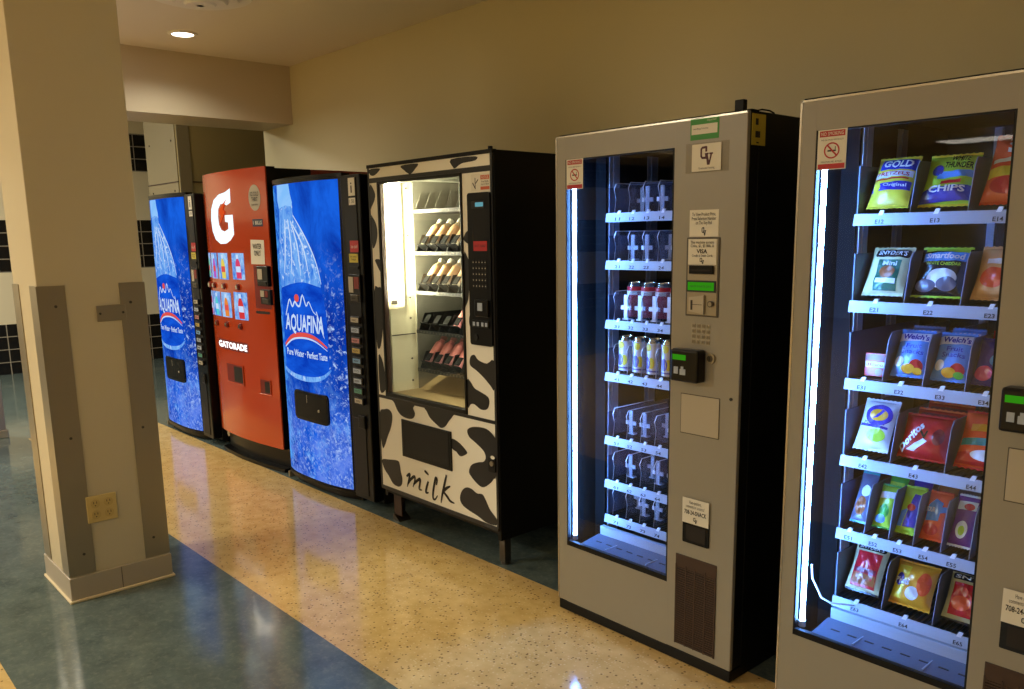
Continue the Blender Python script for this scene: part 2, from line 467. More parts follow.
# ------------------------------------------------------------------ glass-front machines (cans, snacks)
W, ZB, ZT = .778, .100, 1.830
WL, WR, WB, WT = .054, .517, .337, 1.743
def nosmoke(root, label='red and white no smoking notice'):
    b = MB(); b.box(.055, .134, -.0012, -.0002, 1.645, 1.746, 0)
    b.poly(rect(.060, 1.728, .129, 1.743), PL, .0016, 1); b.poly(rect(.058, 1.647, .131, 1.660), PL, .0016, 1)
    ring = ell(.0945, 1.693, .0215, .0205, 28)
    for k in range(28):
        a, c = ring[k], ring[(k+1) % 28]
        q = lambda p: (.0945+(p[0]-.0945)*.82, 1.693+(p[1]-1.693)*.82)
        b.poly([a, c, q(c), q(a)], PL, .0016, 1)
    b.poly([(.080, 1.706), (.083, 1.709), (.110, 1.681), (.107, 1.678)], PL, .002, 1)
    b.poly(rect(.083, 1.6905, .106, 1.6945), PL, .0017, 2); b.poly(rect(.103, 1.695, .105, 1.703), PL, .0017, 2)
    b.text('NO SMOKING', (.064, 1.731, .125, 1.740), PL, .002, 0)
    b.text('THIS IS A SMOKE FREE FACILITY', (.064, 1.718, .126, 1.722), PL, .0018, 2)
    b.text('VIOLATORS WILL BE FINED', (.066, 1.663, .124, 1.667), PL, .0018, 2)
    o = b.build('notice', [M['paper'], M['red'], M['ink']], root); o['label'] = label
def paper_note(root, r, lines, mats=None, label=None):
    a0, b0, a1, b1 = r
    b = MB(); b.box(a0, a1, -.0012, -.0002, b0, b1, 0)
    for (t, q, m, bo) in lines:
        b.text(t, (a0+q[0]*(a1-a0), b0+q[1]*(b1-b0), a0+q[2]*(a1-a0), b0+q[3]*(b1-b0)), PL, .0017, m, bo)
    o = b.build('notice', mats or [M['paper'], M['ink'], M['maroon'], M['blackgloss']], root)
    if label: o['label'] = label
    return o
def cv_logo(b, r, m, off=.002):
    a0, b0, a1, b1 = r; q = lambda x, y: (a0+x*(a1-a0), b0+y*(b1-b0))
    for p in ([(.08, .45), (.20, .35), (.20, .95), (.08, .85)], [(.08, .85), (.2, .95), (.5, .97), (.5, .85), (.24, .84), (.2, .8)], [(.5, .97), (.56, .93), (.56, .68), (.42, .68), (.42, .85), (.5, .85)],
              [(.08, .45), (.2, .5), (.24, .44), (.42, .44), (.42, .54), (.56, .54), (.56, .38), (.5, .32), (.2, .33)],
              [(.40, .62), (.66, .62), (.66, .54), (.60, .54), (.70, .2), (.64, .02), (.56, .02), (.46, .54), (.40, .54)],
              [(.70, .62), (.96, .62), (.96, .54), (.90, .54), (.74, .02), (.64, .02), (.68, .16), (.78, .54), (.70, .54)]):
        b.poly([q(*t) for t in p], PL, off, m)

def glass_machine(name, label, loc, rz):
    R = thing(name, label, 'vending machine', loc, rz)
    # cabinet: black shell open at the front
    b = MB(); t = .03; D0, D1 = .062, .85
    b.box(0, t, D0, D1, ZB, ZT, 0, bev=.003); b.box(W-t, W, D0, D1, ZB, ZT, 0, bev=.003)
    b.box(t, W-t, D0, D1, ZT-t, ZT, 0); b.box(t, W-t, D0, D1, ZB, ZB+.06, 0); b.box(t, W-t, D1-t, D1, ZB+.06, ZT-t, 0)
    b.build('cabinet', [M['black']], R)
    b = MB(); b.box(t+.001, .036, .064, .172, .2, ZT-t-.005, 1); b.box(t+.001, .085, .178, .78, .2, ZT-t-.005, 0); b.box(t+.001, .0852, .170, .179, .2, ZT-t-.005, 1); b.box(.575, .60, .075, .78, .2, ZT-t-.005, 0)
    b.box(.086, .574, .76, .78, .2, ZT-t-.005, 0); b.box(.086, .574, .075, .78, ZB+.07, .30, 0)
    b.build('liner', [M['inner'], M['matteblack']], R)
    b = MB()
    for y0, y1 in ((.185, .24), (.40, .46)):
        b.box(.084, .0895, y0, y1, .33, 1.775, 0); b.box(.0893, .0925, y0+.018, y0+.026, .33, 1.775, 0)
    b.box(.255, .277, .66, .675, .36, 1.78, 0); b.box(.41, .432, .66, .675, .36, 1.78, 0)
    b.build('shelf_rail', [M['inner_rail'], M['strip']], R)
    # door: one painted plate with a window hole
    b = MB()
    b.box(.0, WL-.004, 0, .016, ZB+.004, ZT-.002, 0, bev=.0025); b.box(WR+.004, W, 0, .016, ZB+.004, ZT-.002, 0, bev=.0025)
    b.box(WL-.006, WR+.006, 0, .016, WT+.004, ZT-.002, 0); b.box(WL-.006, WR+.006, 0, .016, ZB+.004, WB-.006, 0)
    b.box(WL-.006, WR+.006, .0005, .016, WB-.007, WB+.013, 1); b.box(WL-.005, WL, .0005, .016, WB, WT+.004, 1); b.box(WR, WR+.005, .0005, .016, WB, WT+.004, 1); b.box(WL-.005, WR+.005, .0005, .016, WT, WT+.005, 1)
    b.box(.004, .012, .016, .06, ZB+.006, ZT-.004, 1); b.box(W-.012, W-.001, .016, .06, ZB+.006, ZT-.004, 1)
    b.box(.012, W-.012, .016, .06, ZT-.02, ZT-.004, 1); b.box(.012, W-.012, .016, .06, ZB+.006, ZB+.02, 1); b.box(WR+.02, WR+.03, .016, .06, WB, WT, 1)
    b.box(0, W, .018, .058, ZT-.003, ZT+.004, 1, bev=.0015)
    b.box(.001, .007, -.0012, .004, ZB+.006, ZT-.004, 2)
    b.box(.001, W-.002, -.0012, .004, ZT-.008, ZT-.003, 2)
    b.build('door', [M['silver'], M['black'], M['silver_e']], R)
    b = MB(); b.box(WL, WR, .004, .009, WB+.012, WT, 0); b.build('glass_pane', M['glass'], R)
    b = MB(); b.cyl((.060, .033, WB+.03), (.060, .033, 1.70), .0065, n=14, m=0)
    b.cyl((.060, .033, 1.70), (.060, .033, 1.73), .010, n=14, m=1); b.cyl((.060, .033, WB+.012), (.060, .033, WB+.03), .010, n=14, m=1)
    o = b.build('light_tube', [M['led'], M['strip']], R); o['label'] = 'glowing blue-white light tube'
    # base
    b = MB(); b.box(.002, W-.002, .004, .84, .062, ZB, 0, bev=.003)
    for x in (.08, W-.08):
        for y in (.09, .75): b.cyl((x, y, .06), (x, y, .064), .022, n=14, m=0)
    b.build('base', M['black'], R)
    # control side
    b = MB(); b.box(.578, .698, -.004, .0, 1.235, 1.475, 0, bev=.0015)
    b.box(.584, .692, -.0048, -.0038, 1.240, 1.470, 1); b.build('payment_plate', [M['steel_d'], M['steel']], R)
    paper_note(R, (.586, 1.393, .688, 1.470), []).location.y = -.0046
    b = MB(); b.box(.594, .681, -.013, -.0045, 1.365, 1.391, 0, bev=.002); b.box(.602, .673, -.0136, -.0128, 1.374, 1.379, 1); b.build('bill_slot', [M['blackgloss'], M['vent_d']], R)
    b = MB(); b.box(.583, .689, -.0075, -.0045, 1.310, 1.345, 0); b.poly(rect(.588, 1.315, .684, 1.340), PL, .0079, 1)
    b.text('HAVE A NICE DAY', (.597, 1.324, .675, 1.331), PL, .0082, 0)
    o = b.build('display', [M['ink'], M['lcd']], R); o['label'] = 'green lit display'
    b = MB(); b.prism([(.596, 1.250), (.651, 1.243), (.651, 1.301), (.596, 1.293)], 'y', -.013, -.0045, 0)
    b.box(.604, .611, -.0138, -.0128, 1.255, 1.285, 1); b.box(.611, .646, -.0136, -.0128, 1.271, 1.2725, 1)
    b.build('coin_slot', [M['silver_l'], M['ink']], R)
    b = MB(); b.cyl((.674, -.0046, 1.275), (.674, -.012, 1.275), .010, n=16, m=0); b.cyl((.674, -.0119, 1.275), (.674, -.0135, 1.275), .0065, n=16, m=1); b.build('coin_return_button', [M['steel_d'], M['steel']], R)
    b = MB()
    for i in range(4):
        for j in range(4):
            b.box(.604+i*.018, .604+i*.018+.012, -.003, -.0002, 1.150+j*.0165, 1.150+j*.0165+.011, 0, bev=.001)
            b.box(.606+i*.018, .606+i*.018+.008, -.0033, -.0029, 1.1525+j*.0165, 1.1585+j*.0165, 1)
    b.build('keypad', [M['silver_e'], M['steel_d']], R)
    rd = MB().box(.553, .658, -.045, -.0002, 1.031, 1.133, 0, bev=.007).build('card_reader', M['blackgloss'], R)
    b = MB(); b.poly(rect(.563, 1.100, .614, 1.117), PL, .0454, 0); o = b.build('display', M['lcd'], rd); o['label'] = 'green lit strip'
    b = MB(); b.box(.570, .586, -.047, -.045, 1.056, 1.078, 0); b.box(.593, .614, -.047, -.045, 1.054, 1.072, 0); b.box(.597, .606, -.047, -.045, 1.072, 1.080, 0); b.build('pictogram', M['strip'], rd)
    b = MB(); b.cyl((.677, -.0002, 1.108), (.677, -.008, 1.108), .016, n=20, m=0); b.cyl((.677, -.0079, 1.108), (.677, -.010, 1.108), .010, n=20, m=1); b.box(.6755, .6785, -.0106, -.0098, 1.102, 1.114, 2); b.build('lock', [M['steel'], M['steel_d'], M['ink']], R)
    b = MB(); b.box(.566, .712, -.0015, -.0002, .857, .987, 1); b.box(.569, .712, -.004, -.0013, .860, .985, 0, bev=.001); b.build('cover_plate', [M['silver_l'], M['steel_d']], R)
    b = MB(); b.cyl((.752, -.0002, .99), (.752, -.003, .99), .005, n=10); b.build('screw', M['ink'], R)
    b = MB(); b.prism(rrect(.587, .495, .688, .575, .004), 'y', -.006, -.0002, 0); b.box(.602, .676, -.0066, -.0058, .505, .556, 1); b.build('coin_return', [M['blackgloss'], M['vent_d']], R)
    o = paper_note(R, (.586, .563, .688, .647), [('Have questions,\ncomments or concerns?', (.14, .62, .84, .92), 1, 0), ('708-24-SNACK', (.08, .36, .92, .54), 1, .02)])
    o.location.y = -.0065
    b = MB(); cv_logo(b, (.628, .567, .646, .587), 0); b.build('emblem', M['ink'], R).location.y = -.0062
    # grille
    b = MB(); b.box(.560, .719, -.0015, -.0002, .127, .445, 1)
    b.box(.560, .719, -.003, -.001, .40, .445, 0)
    for k in range(34):
        z = .131+k*.0080; b.box(.563, .716, -.0042, -.001, z, z+.0045, 0)
    for x in (.560, .600, .635, .676, .715): b.box(x, x+.004, -.0046, -.001, .127, .41, 0)
    b.build('vent_grille', [M['vent'], M['vent_d']], R)
    nosmoke(R)
    # delivery flap below the last tray
    b = MB(); b.prism([(.135, .352), (.155, .352), (.155, .385), (.135, .385)], 'x', .095, .565, 0)
    b.prism([(.03, .305), (.135, .325), (.135, .352), (.03, .338)], 'x', .088, .57, 1)
    for k in range(9):
        x = .125+k*.05; b.box(x, x+.026, .078, .084, .3455, .3468, 2)
    for x in (.21, .4): b.box(x, x+.003, .034, .132, .3435, .3475, 0)
    b.build('delivery_flap', [M['strip'], M['traygrey'], M['ink']], R)
    return R

def tray(R, zc, lanes, codes, drink=False, x0=.108, x1=.566):
    """one vend tray: deck, ribs, price strip, lane dividers; lanes = divider x positions"""
    zf = zc+.014
    b = MB()
    b.box(x0, x1, .152, .62, zf-.02, zf-.006, 0)
    b.prism([(.142, zc-.016), (.146, zc-.017), (.152, zc+.014), (.148, zc+.015)], 'x', x0, x1, 1)
    for k in range(int((x1-x0)/.0155)):
        x = x0+.006+k*.0155; b.box(x, x+.008, .154, .60, zf-.006, zf, 2)
    b.box(x0, x0+.003, .16, .62, zf-.006, zf+.13 if not drink else zf+.09, 0)
    for i in range(len(lanes)-1):
        c = (lanes[i]+lanes[i+1])/2
        if c < x1-.01:
            b.prism([(c-.007, zf-.004), (c+.005, zf-.004), (c+.010, zf+.009), (c-.001, zf+.009)], 'y', .147, .153, 3)
            if i < len(codes): b.text(codes[i], (c-.012, zc-.012, c+.012, zc-.001), lambda a, q, o: (a, .1455-o-(q-zc)*-.19, q), .001, 4, .02)
    if drink:
        for L in lanes:
            if x0+.004 < L < x1-.004:
                pr = [(.165, zf), (.172, zf+.05), (.163, zf+.085), (.175, zf+.105), (.40, zf+.105), (.40, zf)]
                b.prism(pr, 'x', L-.0012, L+.0012, 5); b.tube([(L, p[0]-.001, p[1]) for p in pr[:5]], .0016, 6, 3)
        for i in range(len(lanes)-1):
            c = (lanes[i]+lanes[i+1])/2
            if c < x1-.03: b.box(c-.025, c+.025, .40, .404, zf, zf+.02, 5)
    else:
        for L in lanes:
            if x0+.004 < L < x1-.003:
                b.prism([(.158, zf), (.185, zf+.115), (.20, zf+.135), (.60, zf+.135), (.60, zf)], 'x', L-.0012, L+.0012, 5)
    o = b.build('tray', [M['traygrey'], M['strip'], M['blackgloss'], M['clip'], M['ink'], M['clearplastic' if drink else 'divider']], R)
    return zf

def pusher(R, c, zf, y=.215):
    b = MB(); b.box(c-.008, c+.008, y, y+.006, zf+.001, zf+.092, 0, bev=.001); b.box(c-.024, c+.024, y+.0005, y+.0055, zf+.038, zf+.053, 0, bev=.001)
    b.box(c-.016, c+.016, y+.001, y+.02, zf+.001, zf+.006, 0)
    b.build('pusher', M['clip'], R)

def place(o, R, x, y, z, rx=0, rz=0):
    o.matrix_world = R_mx(R) @ Matrix.Translation((x, y, z)) @ Matrix.Rotation(rz, 4, 'Z') @ Matrix.Rotation(rx, 4, 'X')
    return o
DROP = {}
def R_mx(R): return Matrix.Translation(R.location) @ Matrix.Rotation(R.rotation_euler[2], 4, 'Z') @ Matrix.Scale(R.scale[0], 4) @ Matrix.Translation((0, 0, -DROP.get(R.name, LIFT)))

# ---- the can machine
DR = glass_machine('can_machine', 'silver-fronted can machine with a green card and white letter card on top', (-2.1454, 2.1617, 0), -.0126)
b = MB(); b.box(.581, .682, -.0012, -.0002, 1.762, 1.827, 0); b.poly(rect(.585, 1.778, .677, 1.806), PL, .0016, 1); b.text('inspected', (.640, 1.812, .672, 1.820), PL, .0017, 1); b.text('vending license', (.590, 1.79, .645, 1.797), PL, .0019, 2)
b.build('license_card', [M['green'], M['paper'], M['ink']], DR)
b = MB(); b.box(.566, .720, -.0025, -.0002, 1.666, 1.753, 0, bev=.001); h = b.build('card_holder', glass_mat('clear_sleeve', (.93, .92, .9, 1)), DR)
b = MB(); b.box(.590, .694, -.004, -.0026, 1.670, 1.749, 0); cv_logo(b, (.617, 1.686, .668, 1.744), 1, .0046); b.text('Crestwood Vending', (.615, 1.674, .672, 1.682), PL, .0045, 2)
b.build('letter_card', [M['paper'], M['maroon'], M['ink']], h)
paper_note(DR, (.585, 1.477, .690, 1.557), [('To View Product Price,\nPress Selection Number\non The Key Pad', (.08, .42, .92, .9), 1, .01)])
b = MB(); cv_logo(b, (.629, 1.480, .648, 1.506), 0); b.build('emblem', M['ink'], DR)
b = MB(); b.text('This machine accepts\nCoins, $1, $5 Bills, &', (.594, 1.444, .680, 1.465), PL, .0065, 0, .01); b.text('VISA', (.617, 1.427, .656, 1.440), PL, .0065, 0, .03); b.text('Credit & Debit Cards', (.600, 1.417, .675, 1.424), PL, .0065, 0, .01); cv_logo(b, (.628, 1.395, .646, 1.414), 0, .0066); b.build('lettering', M['ink'], DR)
b = MB(); b.box(W-.001, W+.0014, .022, .090, 1.735, 1.822, 0)
for k, (y, z, s) in enumerate(((.045, 1.80, .007), (.05, 1.765, .012), (.05, 1.742, .006))): b.box(W+.0014, W+.0018, y-s, y+s, z-.009 if k < 2 else z-.002, z+.009 if k < 2 else z+.002, 1)
b.build('sticker', [M['yellow'], M['ink']], DR)['label'] = 'yellow square sticker'
b = MB(); b.box(.712, .742, .03, .05, ZT+.0045, ZT+.036, 0, bev=.002); b.build('bracket', M['black'], DR)
def wire(R, x, y):
    b = MB(); b.tube([(x, y-.05, ZT+.001), (x, y-.045, ZT+.010), (x, y-.02, ZT+.015), (x, y+.02, ZT+.015), (x, y+.045, ZT+.010), (x, y+.05, ZT+.001)], .0025, 8); b.build('wire_loop', M['black'], R)
wire(DR, .74, .15)
LN = [.132+.066*k for k in range(8)]
DZ = []
for zc, cd in ((1.548, 'A'), (1.380, 'B'), (1.165, 'C'), (.970, 'D'), (.728, 'E'), (.558, 'F'), (.420, 'G')):
    DZ.append(tray(DR, zc, LN, [f'{len(DZ)+1}{k+1}' for k in range(7)], True))
for i, z in enumerate(DZ):
    if i != 3:
        for k in range(6):
            if i == 2: pusher(DR, (LN[k]+LN[k+1])/2, z, .19)
            else: pusher(DR, (LN[k]+LN[k+1])/2, z, .225+(.05 if (i+k) % 3 == 0 else 0))
def can_mesh(body, top, accents, words, r=.0305, h=.136):
    b = MB()
    b.lathe([(.0, .003), (r*.72, .003), (r*.78, 0), (r*.84, .002), (r, .010), (r, h-.016), (r*.82, h-.003), (r*.84, h), (r*.78, h), (r*.76, h-.005), (.0, h-.005)], 28, [1, 1, 1, 1, 0, 1, 1, 1, 1, 1])
    b.prism(ell(0, 0, .009, .006, 12), 'z', h-.0048, h-.003, 1)
    mf = lambda a, q, o: ((r+o)*math.sin(a/r), -(r+o)*math.cos(a/r), q)
    for pts, m in accents: b.poly(pts, mf, .0004, m, .008)
    if words: b.text(words[0], words[1], mf, .0008, words[2], .02)
    return b
CAN_A = [M['paper'], M['brass'], mat('can_yellow', S(214, 190, 60), .3), mat('can_violet', S(92, 84, 150), .3), mat('can_body_pale', S(196, 196, 204), .3, metal=.3)]
CAN_R = [mat('can_red', S(176, 26, 34), .3), M['brass'], M['paper'], M['ink']]
GC = 'pale yellow cans on the fourth shelf of the can machine'
names = ['leftmost pale yellow and violet can on the full shelf of the can machine', 'second pale yellow and violet can from the left behind the tall glass', 'third pale yellow and violet can from the left behind the tall glass', 'pale yellow and violet can cut off by the window edge beside the card reader']
lem = can_mesh(None, None, [(ell(-.008, .088, .017, .028), 3), (ell(.016, .05, .014, .022), 3), (ell(-.006, .088, .010, .016), 2), (ell(-.022, .04, .014, .018), 2), (ell(.02, .105, .014, .014), 2), (ell(-.03, .06, .012, .03), 2), (ell(.034, .05, .012, .02), 2), (rect(-.06, .018, .06, .024), 3)], ('lemon', (-.016, .060, .018, .072), 3))
mats_lem = [CAN_A[4], M['brass'], CAN_A[2], CAN_A[3]]
src = None
for k in range(4):
    c = .165+.066*k
    if src is None: o = src = lem.build('drink_can', mats_lem)
    else: o = src.copy(); COL.objects.link(o)
    tag(o, names[k], 'drink can', GC); place(o, DR, c, .20, DZ[3]+.0006, 0, (-.75, -.5, -.9, -.6)[k])
redc = can_mesh(None, None, [(rect(-.05, .09, .05, .105), 2), (ell(0, .06, .018, .02), 2)], ('cola', (-.014, .052, .014, .068), 3))
src = None
nr = ['leftmost red can behind the pushers on the third shelf', 'second red can from the left behind the pushers', 'third red can from the left behind the pushers', 'rightmost visible red can behind the pushers on the third shelf']
for k in range(4):
    if src is None: o = src = redc.build('red_can', CAN_R)
    else: o = src.copy(); COL.objects.link(o)
    tag(o, nr[k], 'drink can', 'red cans on the third shelf of the can machine'); place(o, DR, .165+.066*k, .245, DZ[2]+.0006, 0, -.7)

# ---- the snack machine
SN = glass_machine('snack_machine', 'silver-fronted snack machine full of bagged snacks at the right edge', (-1.1875, 2.1164, 0), -.0043)
wire(SN, .10, .12)
b = MB(); b.tube([(.062, .068, .53), (.067, .068, .488), (.097, .069, .438), (.125, .07, .430), (.15, .10, .425), (.16, .155, .405)], .0028, 8); b.build('flap_rod', M['clip'], SN)
SNL = [[.092, .236, .378, .530], [.092, .236, .378, .530], [.092, .192, .300, .405, .510], [.092, .228, .372, .520], [.092, .168, .238, .305, .378, .450, .53], [.092, .232, .372, .52]]
SZ = []
for i, zc in enumerate((1.517, 1.281, 1.062, .838, .617, .405)):
    SZ.append(tray(SN, zc, SNL[i], [[f'E1{k+2}', f'E2{k+1}', f'E3{k+1}', f'E4{k+2}', f'E5{k+1}', f'E6{k+3}'][i] for k in range(6)], x0=.092))

def bagmap(w, h, t, seed=0):
    rnd = random.Random(seed); ph = [rnd.uniform(0, 6) for _ in range(6)]
    def T(a, q):
        x = min(1, abs(2*a)); y = min(1, abs(2*q-1))
        base = (max(0, 1-x**3.2))**.7*(max(0, 1-y**4))**.75
        wr = .10*math.sin(9*a+ph[0]+5*q)*math.sin(11*q+ph[1])+.07*math.sin(23*a+ph[2])*math.sin(17*q+ph[3])
        return t/2*(base*(1+wr))+.0006
    def mf(a, q, o, s=-1):
        ww = w*(1-.05*math.sin(PI*q))
        return (a*ww, s*(T(a, q)+o), q*h)
    return mf
def make_bag(name, w, h, t, cols, decals, texts, seed, label, group):
    """cols: materials, 0 = film, 1 = seal; decals (pts, mat); texts (string, rect, mat, bold)"""
    mf = bagmap(w, h, t, seed)
    b = MB(); nx, ny = 14, 18
    for s in (-1, 1):
        vs = [mf(-.5+i/nx, j/ny, 0, s) for j in range(ny+1) for i in range(nx+1)]
        fs = [(j*(nx+1)+i, j*(nx+1)+i+1, (j+1)*(nx+1)+i+1, (j+1)*(nx+1)+i) for j in range(ny) for i in range(nx)]
        if s > 0: fs = [f[::-1] for f in fs]
        b.add(vs, fs, 0, True)
    for z0, z1 in ((-.045*h, 0.0), (h, h*1.045)):       # crimped seals with a zigzag edge
        n = 16; pts = []
        for i in range(n+1):
            pts.append((-w/2+w*i/n, (z1 if z0 > 0 else z0)+(.0015 if i % 2 else -.0015)))
        pts += [(w/2, z0 if z0 > 0 else z1), (-w/2, z0 if z0 > 0 else z1)]
        b.prism(pts, 'y', -.0008, .0008, 1)
        for k in range(3):
            zz = (z0+(z1-z0)*(.25+.25*k)); b.box(-w/2, w/2, -.0016, .0016, zz-.0006, zz+.0006, 1)
    for pts, m in decals: b.poly(pts, mf, .0009+.0003*(decals.index((pts, m))), m, .07)
    o = b.build(name, cols)
    if texts:
        e = MB(); ms = []
        for s, r, m, bo in texts:
            if m not in ms: ms.append(m)
            e.text(s, r, mf, .0032, ms.index(m), bo)
        e.build('lettering', ms, o)
    tag(o, label, 'snack bag', group)
    return o
def film(name, r, g, bb): return mat(name, S(r, g, bb), .24, bump=.25, bscale=40, spec=.6)
fl = {k: film(k+'_film', *c) for k, c in dict(yellow=(226, 206, 60), blue=(28, 48, 160), white=(226, 228, 232), red=(190, 22, 34), orange=(226, 84, 42), green=(70, 170, 60), dgreen=(20, 92, 70), cream=(206, 200, 150), black=(26, 26, 34), sky=(90, 150, 225), brown=(150, 82, 40), tan=(222, 168, 110), purple=(110, 50, 140), lime=(170, 210, 60), violet=(54, 44, 150), pink=(214, 70, 130), gold=(224, 160, 40), teal=(40, 140, 140), grey=(90, 96, 120), maroon=(120, 24, 44)).items()}
def BG(i, x, w, h, t, cols, decals, texts, seed, label, rx=-.50, dy=0, name='snack_bag', rz=0, dz=0, back=0):
    o = make_bag(name, w*.97, h*1.15, t*.9, [fl[c] for c in cols], decals, [(s, r, fl[m], bo) for s, r, m, bo in texts], seed, label, 'snacks on shelf %s of the snack machine' % ('one', 'two', 'three', 'four', 'five', 'six')[i])
    return place(o, SN, x-(.013 if x < .174 and i != 4 else .003), .196+dy, SZ[i]+.0095+dz+.05*h+.004, rx, rz)
# shelf one
BG(0, .172, .116, .125, .05, ['yellow', 'yellow', 'blue', 'white', 'red', 'violet'],
   [(rect(-.36, .70, .48, .96), 2), ([(-.47, .52), (.47, .56), (.47, .68), (-.47, .64)], 3), ([(-.48, .24), (.48, .28), (.48, .46), (-.48, .40)], 5), (ell(-.32, .32, .10, .10), 0), ([(-.4, .47), (.4, .50), (.4, .53), (-.4, .50)], 4)],
   [('GOLD', (-.28, .74, .42, .91), 'white', .03), ('PRETZELS', (-.38, .565, .40, .64), 'red', .02), ('Original', (-.15, .315, .40, .40), 'white', .01)], 1, 'yellow and blue snack bag at the left end of the top shelf')
BG(0, .307, .130, .122, .05, ['lime', 'yellow', 'sky', 'orange', 'blue', 'red'],
   [([(-.5, .0), (.5, .05), (.5, .34), (-.5, .24)], 4), ([(-.2, .44), (.48, .50), (.48, .64), (-.2, .58)], 2), (ell(-.22, .62, .12, .11), 4), ([(-.1, .33), (.3, .36), (.3, .43), (-.1, .40)], 5)],
   [('WHITE\nTHUNDER', (-.10, .66, .45, .95), 'black', .02), ('CHIPS', (-.32, .18, .40, .31), 'white', .03)], 2, 'lime green and blue chip bag in the middle of the top shelf')
BG(0, .452, .118, .158, .05, ['orange', 'orange', 'red', 'white', 'yellow'],
   [([(-.45, .30), (.4, .36), (.4, .5), (-.45, .46)], 4), (ell(-.05, .2, .3, .12), 2), ([(-.4, .53), (.45, .56), (.45, .62), (-.4, .59)], 3)], [('S', (-.15, .66, .25, .88), 'white', .05)], 3, 'tall orange snack bag at the right end of the top shelf')
# shelf two
BG(1, .173, .118, .118, .048, ['cream', 'cream', 'black', 'dgreen', 'brown', 'white'],
   [(rrect(-.36, .76, .46, .96, .06), 2), (rect(-.22, .04, .34, .70), 3), (ell(.05, .42, .2, .14), 4), (rect(-.18, .18, .3, .28), 5)],
   [("SNYDER'S", (-.28, .80, .40, .92), 'white', .02), ('Mini', (-.1, .56, .25, .66), 'white', .02)], 4, 'cream pretzel bag with a dark green picture on the second shelf')
BG(1, .305, .132, .118, .05, ['black', 'lime', 'white', 'lime', 'sky', 'grey'],
   [(ell(.08, .32, .3, .2), 2), (ell(-.22, .16, .22, .12), 5), ([(-.4, .66), (.46, .70), (.46, .9), (-.4, .86)], 4), (rect(-.4, .90, .46, .99), 3), (ell(.2, .2, .2, .14), 5)],
   [('Smartfood', (-.34, .72, .42, .86), 'white', .03), ('WHITE CHEDDAR', (-.30, .58, .40, .65), 'lime', .01)], 5, 'black and white popcorn bag in the middle of the second shelf')
BG(1, .452, .126, .12, .05, ['tan', 'tan', 'orange', 'white', 'brown'],
   [(rect(.22, .1, .48, .95), 4), (ell(-.1, .35, .28, .2), 2), (rect(-.3, .62, .2, .72), 3)], [], 6, 'tan snack bag at the right end of the second shelf')
# shelf three
bx = MB(); bx.box(-.031, .031, -.014, .014, 0, .066, 0, bev=.002)
bx.poly(rect(-.029, .026, .029, .042), PL, .0146, 1); bx.poly(rect(-.029, .046, .029, .062), PL, .0146, 2); bx.poly(ell(.012, .013, .012, .010), PL, .0147, 3)
o = bx.build('snack_box', [fl['red'], fl['white'], fl['maroon'], fl['brown']])
e = MB(); e.text('Milano', (-.022, .029, .022, .039), PL, .0155, 0, .02); e.build('lettering', [fl['red']], o)
tag(o, 'small red cookie packet at the left end of the third shelf', 'snack packet', 'snacks on shelf three of the snack machine'); place(o, SN, .147, .225, SZ[2]+.0025, -.05)
for k, (x, lab) in enumerate(((.246, 'blue and white fruit snack bag second from left on the third shelf'), (.352, 'blue and white fruit snack bag third from left on the third shelf'))):
    BG(2, x, .094, .112, .04, ['sky', 'sky', 'white', 'blue', 'red', 'gold', 'green'],
       [([(-.48, .72), (.48, .76), (.48, .96), (-.48, .92)], 2), (ell(.24, .18, .2, .15), 4), (ell(.02, .12, .2, .1), 5), (ell(-.28, .26, .14, .12), 2), (ell(.3, .08, .14, .07), 6 if k else 5)],
       [("Welch's", (-.36, .77, .42, .91), 'violet', .03), ('Fruit\nSnacks', (-.28, .44, .38, .68), 'blue', .01)], 7+k, lab)
BG(2, .455, .094, .105, .04, ['violet', 'violet', 'pink', 'sky', 'white'], [(ell(-.2, .2, .25, .16), 2), (ell(.1, .5, .22, .14), 3), (ell(.15, .8, .2, .1), 4)], [], 9, 'violet and pink snack bag at the right end of the third shelf')
for k, (x, cc, lab) in enumerate(((.25, 'grey', 'grey-blue bag tucked behind the left fruit snack bag'), (.355, 'sky', 'blue bag tucked behind the second fruit snack bag'), (.458, 'red', 'red packet showing behind the violet bag on the third shelf'))):
    BG(2, x, .088, .118, .03, [cc, cc, 'white', 'red'], [(rect(-.4, .75, .4, .92), 3 if k == 2 else 2)], [], 20+k, lab, dy=.055)
# shelf four
BG(3, .168, .104, .125, .045, ['white', 'white', 'violet', 'gold', 'lime', 'grey'],
   [(ell(.06, .68, .38, .23), 2), (ell(.06, .68, .26, .13), 3), ([(-.1, .60), (.04, .62), (.22, .78), (.12, .80)], 2), (ell(.12, .26, .26, .14), 4), ([(-.4, .42), (.4, .40), (.4, .45), (-.4, .48)], 2)], [('POPCORN', (-.30, .47, .30, .54), 'violet', .02)], 10, 'white popcorn bag with a violet badge on the fourth shelf')
o = BG(3, .299, .134, .104, .055, ['red', 'red', 'maroon', 'black', 'orange', 'white'],
       [([(-.30, .12), (-.14, .10), (.10, .36), (.0, .42)], 5), ([(-.1, .58), (.02, .40), (.08, .62), (.04, .60), (.01, .50), (-.06, .60)], 3), (ell(.3, .5, .12, .2), 2)], [], 11, 'red corn chip bag in the middle of the fourth shelf')
mfd = bagmap(.134, .104, .055, 11)
e = MB(); vs, fs = text_geo('Doritos', .03)
e.add([mfd(-.36+.36*x-.10*y*1, .05+.75*x*1.0+.16*y-.02, .004) for x, y in vs], fs, 0); e.build('lettering', [fl['white']], o)
